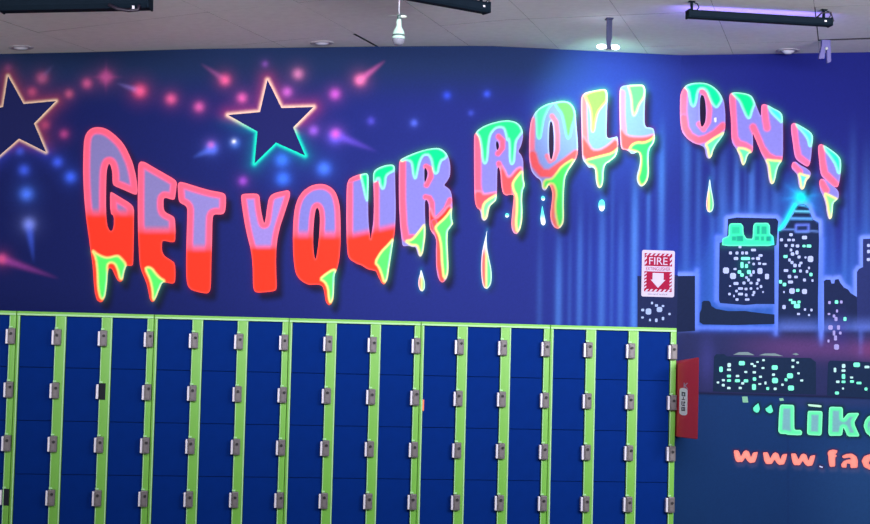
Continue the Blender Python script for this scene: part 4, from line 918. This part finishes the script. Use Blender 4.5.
# ------------------------------------------------------------------ lamps hanging from the ceiling
def fixture(label, A0, B0, h, w, lit, detail=True):
    """long black housing from A0 to B0 (3D centres), open toward the wall"""
    A0 = np.array(A0); B0 = np.array(B0); v = B0-A0; ln_ = float(np.linalg.norm(v)); rz = math.atan2(v[1], v[0]); sl = math.asin(v[2]/ln_)
    root = empty('blacklight_fixture', tuple(A0), rz); root.rotation_euler = (0, -sl, rz)
    tag(root, label, 'light fixture', 'long dark lamp housings hanging under the ceiling')
    bm = bmesh.new()
    prof = [(-w/2, -h*.30), (-w*.36, -h/2), (w*.36, -h/2), (w/2, -h*.30), (w/2, -h*.18), (w*.30, -h*.30), (-w*.25, -h*.30), (-w*.25, h*.36), (w*.30, h*.36), (w/2, h*.22), (w/2, h*.36), (w*.3, h/2), (-w*.3, h/2), (-w/2, h*.30)]
    r0 = [bm.verts.new((0.012, y, z)) for y, z in prof]; r1 = [bm.verts.new((ln_-.012, y, z)) for y, z in prof]
    n = len(prof)
    for i in range(n): bm.faces.new((r0[i], r0[(i+1) % n], r1[(i+1) % n], r1[i]))
    bm.faces.new(r0); bm.faces.new(r1[::-1]); obj('housing', bm, M['housing'], root)
    for x0, x1 in ((0, .014), (ln_-.014, ln_)):
        bm = bmesh.new(); box(bm, x0, x1, -w/2-.002, w/2+.002, -h/2-.002, h/2+.002, .004, 2); obj('end_cap', bm, M['housing'], root)
    bm = bmesh.new(); lathe(bm, [(.012, .016), (.013, .02), (.013, ln_-.02), (.012, ln_-.016)], 16, c=(0, w*.42, h*.05), axis='x'); obj('tube', bm, M['violet'] if lit else M['tubeoff'], root, True)
    for fx in (.03, ln_-.05):
        P = A0+v*(fx/ln_); up = hc(P[0])-P[2]+.004
        bm = bmesh.new(); box(bm, fx-.006, fx+.006, -.012, .012, h/2-.004, up, .002, 1); box(bm, fx-.02, fx+.02, -.02, .02, up-.006, up, .001, 1)
        tube(bm, [(fx+.03, 0, h/2-.002), (fx+.045, -.01, h/2+.02), (fx+.03, -.015, (h/2+up)/2+.01), (fx, 0, up-.004)], .0035, 6)
        obj('hanger', bm, M['housing'], root)
    bm = bmesh.new(); tube(bm, [(ln_-.10, 0, h/2-.002), (ln_-.07, -.015, h/2+.03), (ln_-.01, -.02, h/2+.035), (ln_+.012, -.01, h*.2), (ln_+.002, 0, -.005)], .005, 8); obj('power_cable', bm, M['black'], root, True)
    if detail:
        bm = bmesh.new(); box(bm, ln_-.06, ln_-.045, -w/2-.003, -w/2+.001, -.006, .006, .001, 1); obj('screw_plate', bm, M['steel'], root)
    return root
yr = -1.22
PR0 = onY(687, 14, -1.24); PR1 = onY(831, 22.6, -1.20)
fixture('dark lamp housing glowing violet, hanging over the word ON', PR0, PR1, .050, .07, True)
z_ = 3.83
q1 = onZ(487.5, 8.5, z_); q0 = onZ(400, -7.5, z_); dv = (q0-q1); q0 = q1+dv*(1.15/np.linalg.norm(dv))
fixture('unlit dark lamp housing above the second word, sloping out of the picture top', q0, q1, .066, .075, False)
q1 = onZ(151, -1.5, 3.73); q0 = onZ(0, 1.5, 3.70); dv = q0-q1
fl = fixture('long dark lamp housing at the top left corner, unlit', q0, q1, .125, .11, False, False)
bm = bmesh.new(); ln_ = float(np.linalg.norm(dv))
tube(bm, [(ln_*.74, -.06, -.045), (ln_*.80, -.062, -.072), (ln_*.87, -.062, -.083), (ln_*.93, -.06, -.08), (ln_*.94, -.055, -.05)], .010, 8); obj('dangling_cable', bm, M['black'], fl, True)
bm = bmesh.new(); box(bm, ln_*.895, ln_*.91, -.068, -.058, -.082, -.055, .002, 1); obj('metal_clip', bm, M['steel'], fl)

# pendant bulb
yb = -2.6
Pb = onY(398.3, 45.8, yb); mpp = (yb-CP[1])/F   # metres per pixel there
top = hc(Pb[0])
bulb = empty('hanging_bulb', (float(Pb[0]), yb, float(Pb[2])))
tag(bulb, 'white bulb with grey band hanging on a thin cord in front of the wall', 'light bulb')
u = mpp*1.0
bm = bmesh.new(); lathe(bm, [(.4*u, 0.2*u), (3.5*u, .8*u), (5.3*u, 2.6*u), (6.1*u, 5*u), (6.2*u, 7*u)], 28); obj('diffuser', bm, M['dome'], bulb, True)
bm = bmesh.new(); lathe(bm, [(6.2*u, 6.9*u), (6.6*u, 8*u), (6.3*u, 9.6*u), (5.8*u, 9.7*u)], 28); obj('base_ring', bm, M['bulb'], bulb, True)
bm = bmesh.new(); lathe(bm, [(6.1*u, 9.5*u), (6.4*u, 10.0*u), (6.2*u, 11.3*u), (5.8*u, 11.4*u)], 28); obj('band', bm, M['ring'], bulb, True)
bm = bmesh.new(); lathe(bm, [(6.2*u, 11.2*u), (6.0*u, 13*u), (5*u, 15.6*u), (3.6*u, 18*u), (2.7*u, 20*u), (2.6*u, 25*u), (2.2*u, 27*u), (1.2*u, 27.6*u)], 28); obj('body', bm, M['bulb'], bulb, True)
bm = bmesh.new(); lathe(bm, [(1.4*u, 27.2*u), (2*u, 28*u), (2.2*u, 31*u), (1.2*u, 32*u)], 18); obj('socket', bm, M['ring'], bulb, True)
bm = bmesh.new(); lathe(bm, [(1.5*u, 1.2*u), (1.7*u, 3.5*u), (.9*u, 7.5*u)], 12, c=(0, 0, 30.2*u), axis='x'); tube(bm, [(-1*u, 0, 30.5*u), (-6*u, 0, 30.8*u), (-10*u, 0, 30.5*u)], .12*u, 6); obj('wire_nut', bm, M['white'], bulb, True)
bm = bmesh.new(); tube(bm, [(0, 0, 31.5*u), (-.3*u, 0, 45*u), (0, 0, top-Pb[2]+.003)], .75*u, 8); obj('cord', bm, M['cord'], bulb, True)

# twin emergency lamp
Pe = onC(609, 18.5); ye = Pe[1]; me_ = (ye-CP[1])/F
zc = hc(Pe[0])
em = empty('twin_spot_lamp', (float(Pe[0]), float(ye), zc))
tag(em, 'bracket lamp with two lit oval heads hanging over the third word', 'lamp')
u = me_
bm = bmesh.new(); box(bm, -3.4*u, 3.8*u, -.03, .03, -1.2*u, .004, .001, 1); obj('ceiling_plate', bm, M['bracket'], em)
bm = bmesh.new()
for x0, x1, xb0, xb1, yy0, yy1 in ((-3*u, -.6*u, -2.2*u, -.4*u, -.02, -.012), (-.6*u, 3.4*u, -.4*u, 1.8*u, -.004, .004)):
    vs = [bm.verts.new(p) for p in ((x0, yy0, -1*u), (x1, yy0, -1*u), (x1, yy0, -20*u), (xb1, yy0, -29*u), (xb0, yy0, -29*u), (x0, yy0, -22*u))]
    f = bm.faces.new(vs); r = bmesh.ops.extrude_face_region(bm, geom=[f])
    for v in [g for g in r['geom'] if isinstance(g, bmesh.types.BMVert)]: v.co.y = yy1
obj('arm', bm, M['bracket'], em)
bm = bmesh.new(); box(bm, -2.4*u, 3*u, -.018, .018, -32.5*u, -28.5*u, .003, 2); obj('joint', bm, M['bracket'], em)
for sx in (-7.2, 6.6):
    bm = bmesh.new(); bmesh.ops.create_uvsphere(bm, u_segments=20, v_segments=12, radius=1)
    for v in bm.verts: v.co = Vector((sx*u+v.co.x*5.2*u, .0+v.co.y*.03, -29.6*u+v.co.z*2.5*u))
    obj('lamp_head', bm, M['lit'], em, True)
bm = bmesh.new(); tube(bm, [(-7*u, 0, -31*u), (0, -.005, -32*u), (6.6*u, 0, -31*u)], .006, 8); obj('crossbar', bm, M['white'], em, True)

# lilac two-pronged bracket hanging at the right
Pq = onC(826, 40.5); u = (Pq[1]-CP[1])/F
lb = empty('hanging_bracket', (float(Pq[0]), float(Pq[1]), hc(Pq[0])))
tag(lb, 'small lilac two-pronged bracket hanging from the gap in the ceiling tiles', 'bracket')
bm = bmesh.new(); box(bm, -5.2*u, 4.6*u, -.012, .012, -10*u, .004, .003, 2); obj('plate', bm, M['lilac'], lb)
for pts in ([(-5.2, -6), (-.8, -6), (-2.0, -19.5), (-8.4, -20)], [(.2, -8), (4.6, -6), (5.2, -22.5), (.8, -24.2)]):
    bm = bmesh.new(); f = bm.faces.new([bm.verts.new((x*u, -.014, z*u)) for x, z in pts]); r = bmesh.ops.extrude_face_region(bm, geom=[f])
    for v in [g for g in r['geom'] if isinstance(g, bmesh.types.BMVert)]: v.co.y = .010
    bmesh.ops.bevel(bm, geom=[e for e in bm.edges], offset=.003, segments=2, affect='EDGES'); obj('prong', bm, M['lilac'], lb)
bm = bmesh.new(); bmesh.ops.create_uvsphere(bm, u_segments=12, v_segments=8, radius=1.6*u)
for v in bm.verts: v.co += Vector((-.4*u, -.016, -9*u))
obj('screw_head', bm, M['white'], lb, True)

# flush downlights
for (x, y, r_, lab, drop) in ((21, 47.6, .085, 'flush round downlight in the ceiling above the cut-off star', .010), (322, 43, .085, 'flush round downlight left of the hanging bulb', .010), (788, 50.5, .085, 'round downlight with pale lens near the side wall', .020)):
    P = onC(x, y); z = hc(P[0]); dl = empty('ceiling_downlight', (float(P[0]), float(P[1]), z)); tag(dl, lab, 'downlight', 'round downlights along the wall')
    slope = (hc(P[0]+.1)-hc(P[0]-.1))/.2
    dl.rotation_euler = (0, -math.atan(slope), 0)
    n = 28; bm = bmesh.new(); lathe(bm, [(r_*.62, .004), (r_*.64, -.002), (r_*.8, -.008), (r_, -.003), (r_, .006)], n); obj('trim_ring', bm, M['trimw'], dl, True)
    bm = bmesh.new(); lathe(bm, [(.002, -drop-.006), (r_*.3, -drop-.004), (r_*.55, -.006), (r_*.62, .002)], n); obj('lens', bm, M['lens'], dl, True)

# ------------------------------------------------------------------ light
def area(name, loc, target, sx, sy, power, col, spread=180):
    l = bpy.data.lights.new(name, 'AREA'); l.shape = 'RECTANGLE'; l.size = sx; l.size_y = sy; l.energy = power; l.color = col; l.spread = math.radians(spread)
    o = bpy.data.objects.new(name, l); COL.objects.link(o); o.location = loc
    o.rotation_euler = (Vector(target)-Vector(loc)).to_track_quat('-Z', 'Y').to_euler(); return o
area('mural_fill', (0.3, -5.2, 3.62), (0.3, .42, 2.75), 7, .5, 108, (.93, .93, 1.0), 72)  # unseen area light added to brighten the painted wall
area('locker_fill', (4.4, -5.0, 3.3), (2.0, 0, 1.2), 2.0, 1.0, 118, (1.0, .98, 1.0), 120)  # unseen area light, put in to brighten the lockers toward the right
mid = (PR0+PR1)/2
area('violet_tube_light', (float(mid[0]), float(mid[1])+.09, float(mid[2])-.02), (float(mid[0]), float(mid[1])+1.09, float(mid[2])+.14), .95, .02, 3.4, (.24, .16, 1.0))
area('ceiling_fill', (-3.6, -5, .6), (-2.4, -1.0, 3.8), 2.5, 2.0, 22, (1, .96, .93), 120)  # unseen upward fill, added to lift the left part of the ceiling
sp = bpy.data.lights.new('emergency_beam', 'SPOT'); sp.energy = 190; sp.spot_size = math.radians(72); sp.spot_blend = 1; sp.color = (.42, 1, .74); sp.shadow_soft_size = .06
so = bpy.data.objects.new('emergency_beam', sp); COL.objects.link(so); so.location = (float(Pe[0])+.03, float(ye)+.04, zc-.245)
so.rotation_euler = (Vector(tuple(float(v) for v in W1(606, 112)))-Vector(so.location)).to_track_quat('-Z', 'Y').to_euler()
w = bpy.data.worlds.new('world'); S.world = w; w.use_nodes = True
w.node_tree.nodes['Background'].inputs[0].default_value = (.82, .80, .76, 1); w.node_tree.nodes['Background'].inputs[1].default_value = .40
S.view_settings.view_transform = 'Standard'; S.view_settings.look = 'None'; S.view_settings.gamma = 1; S.view_settings.exposure = 0
S.view_settings.use_curve_mapping = False
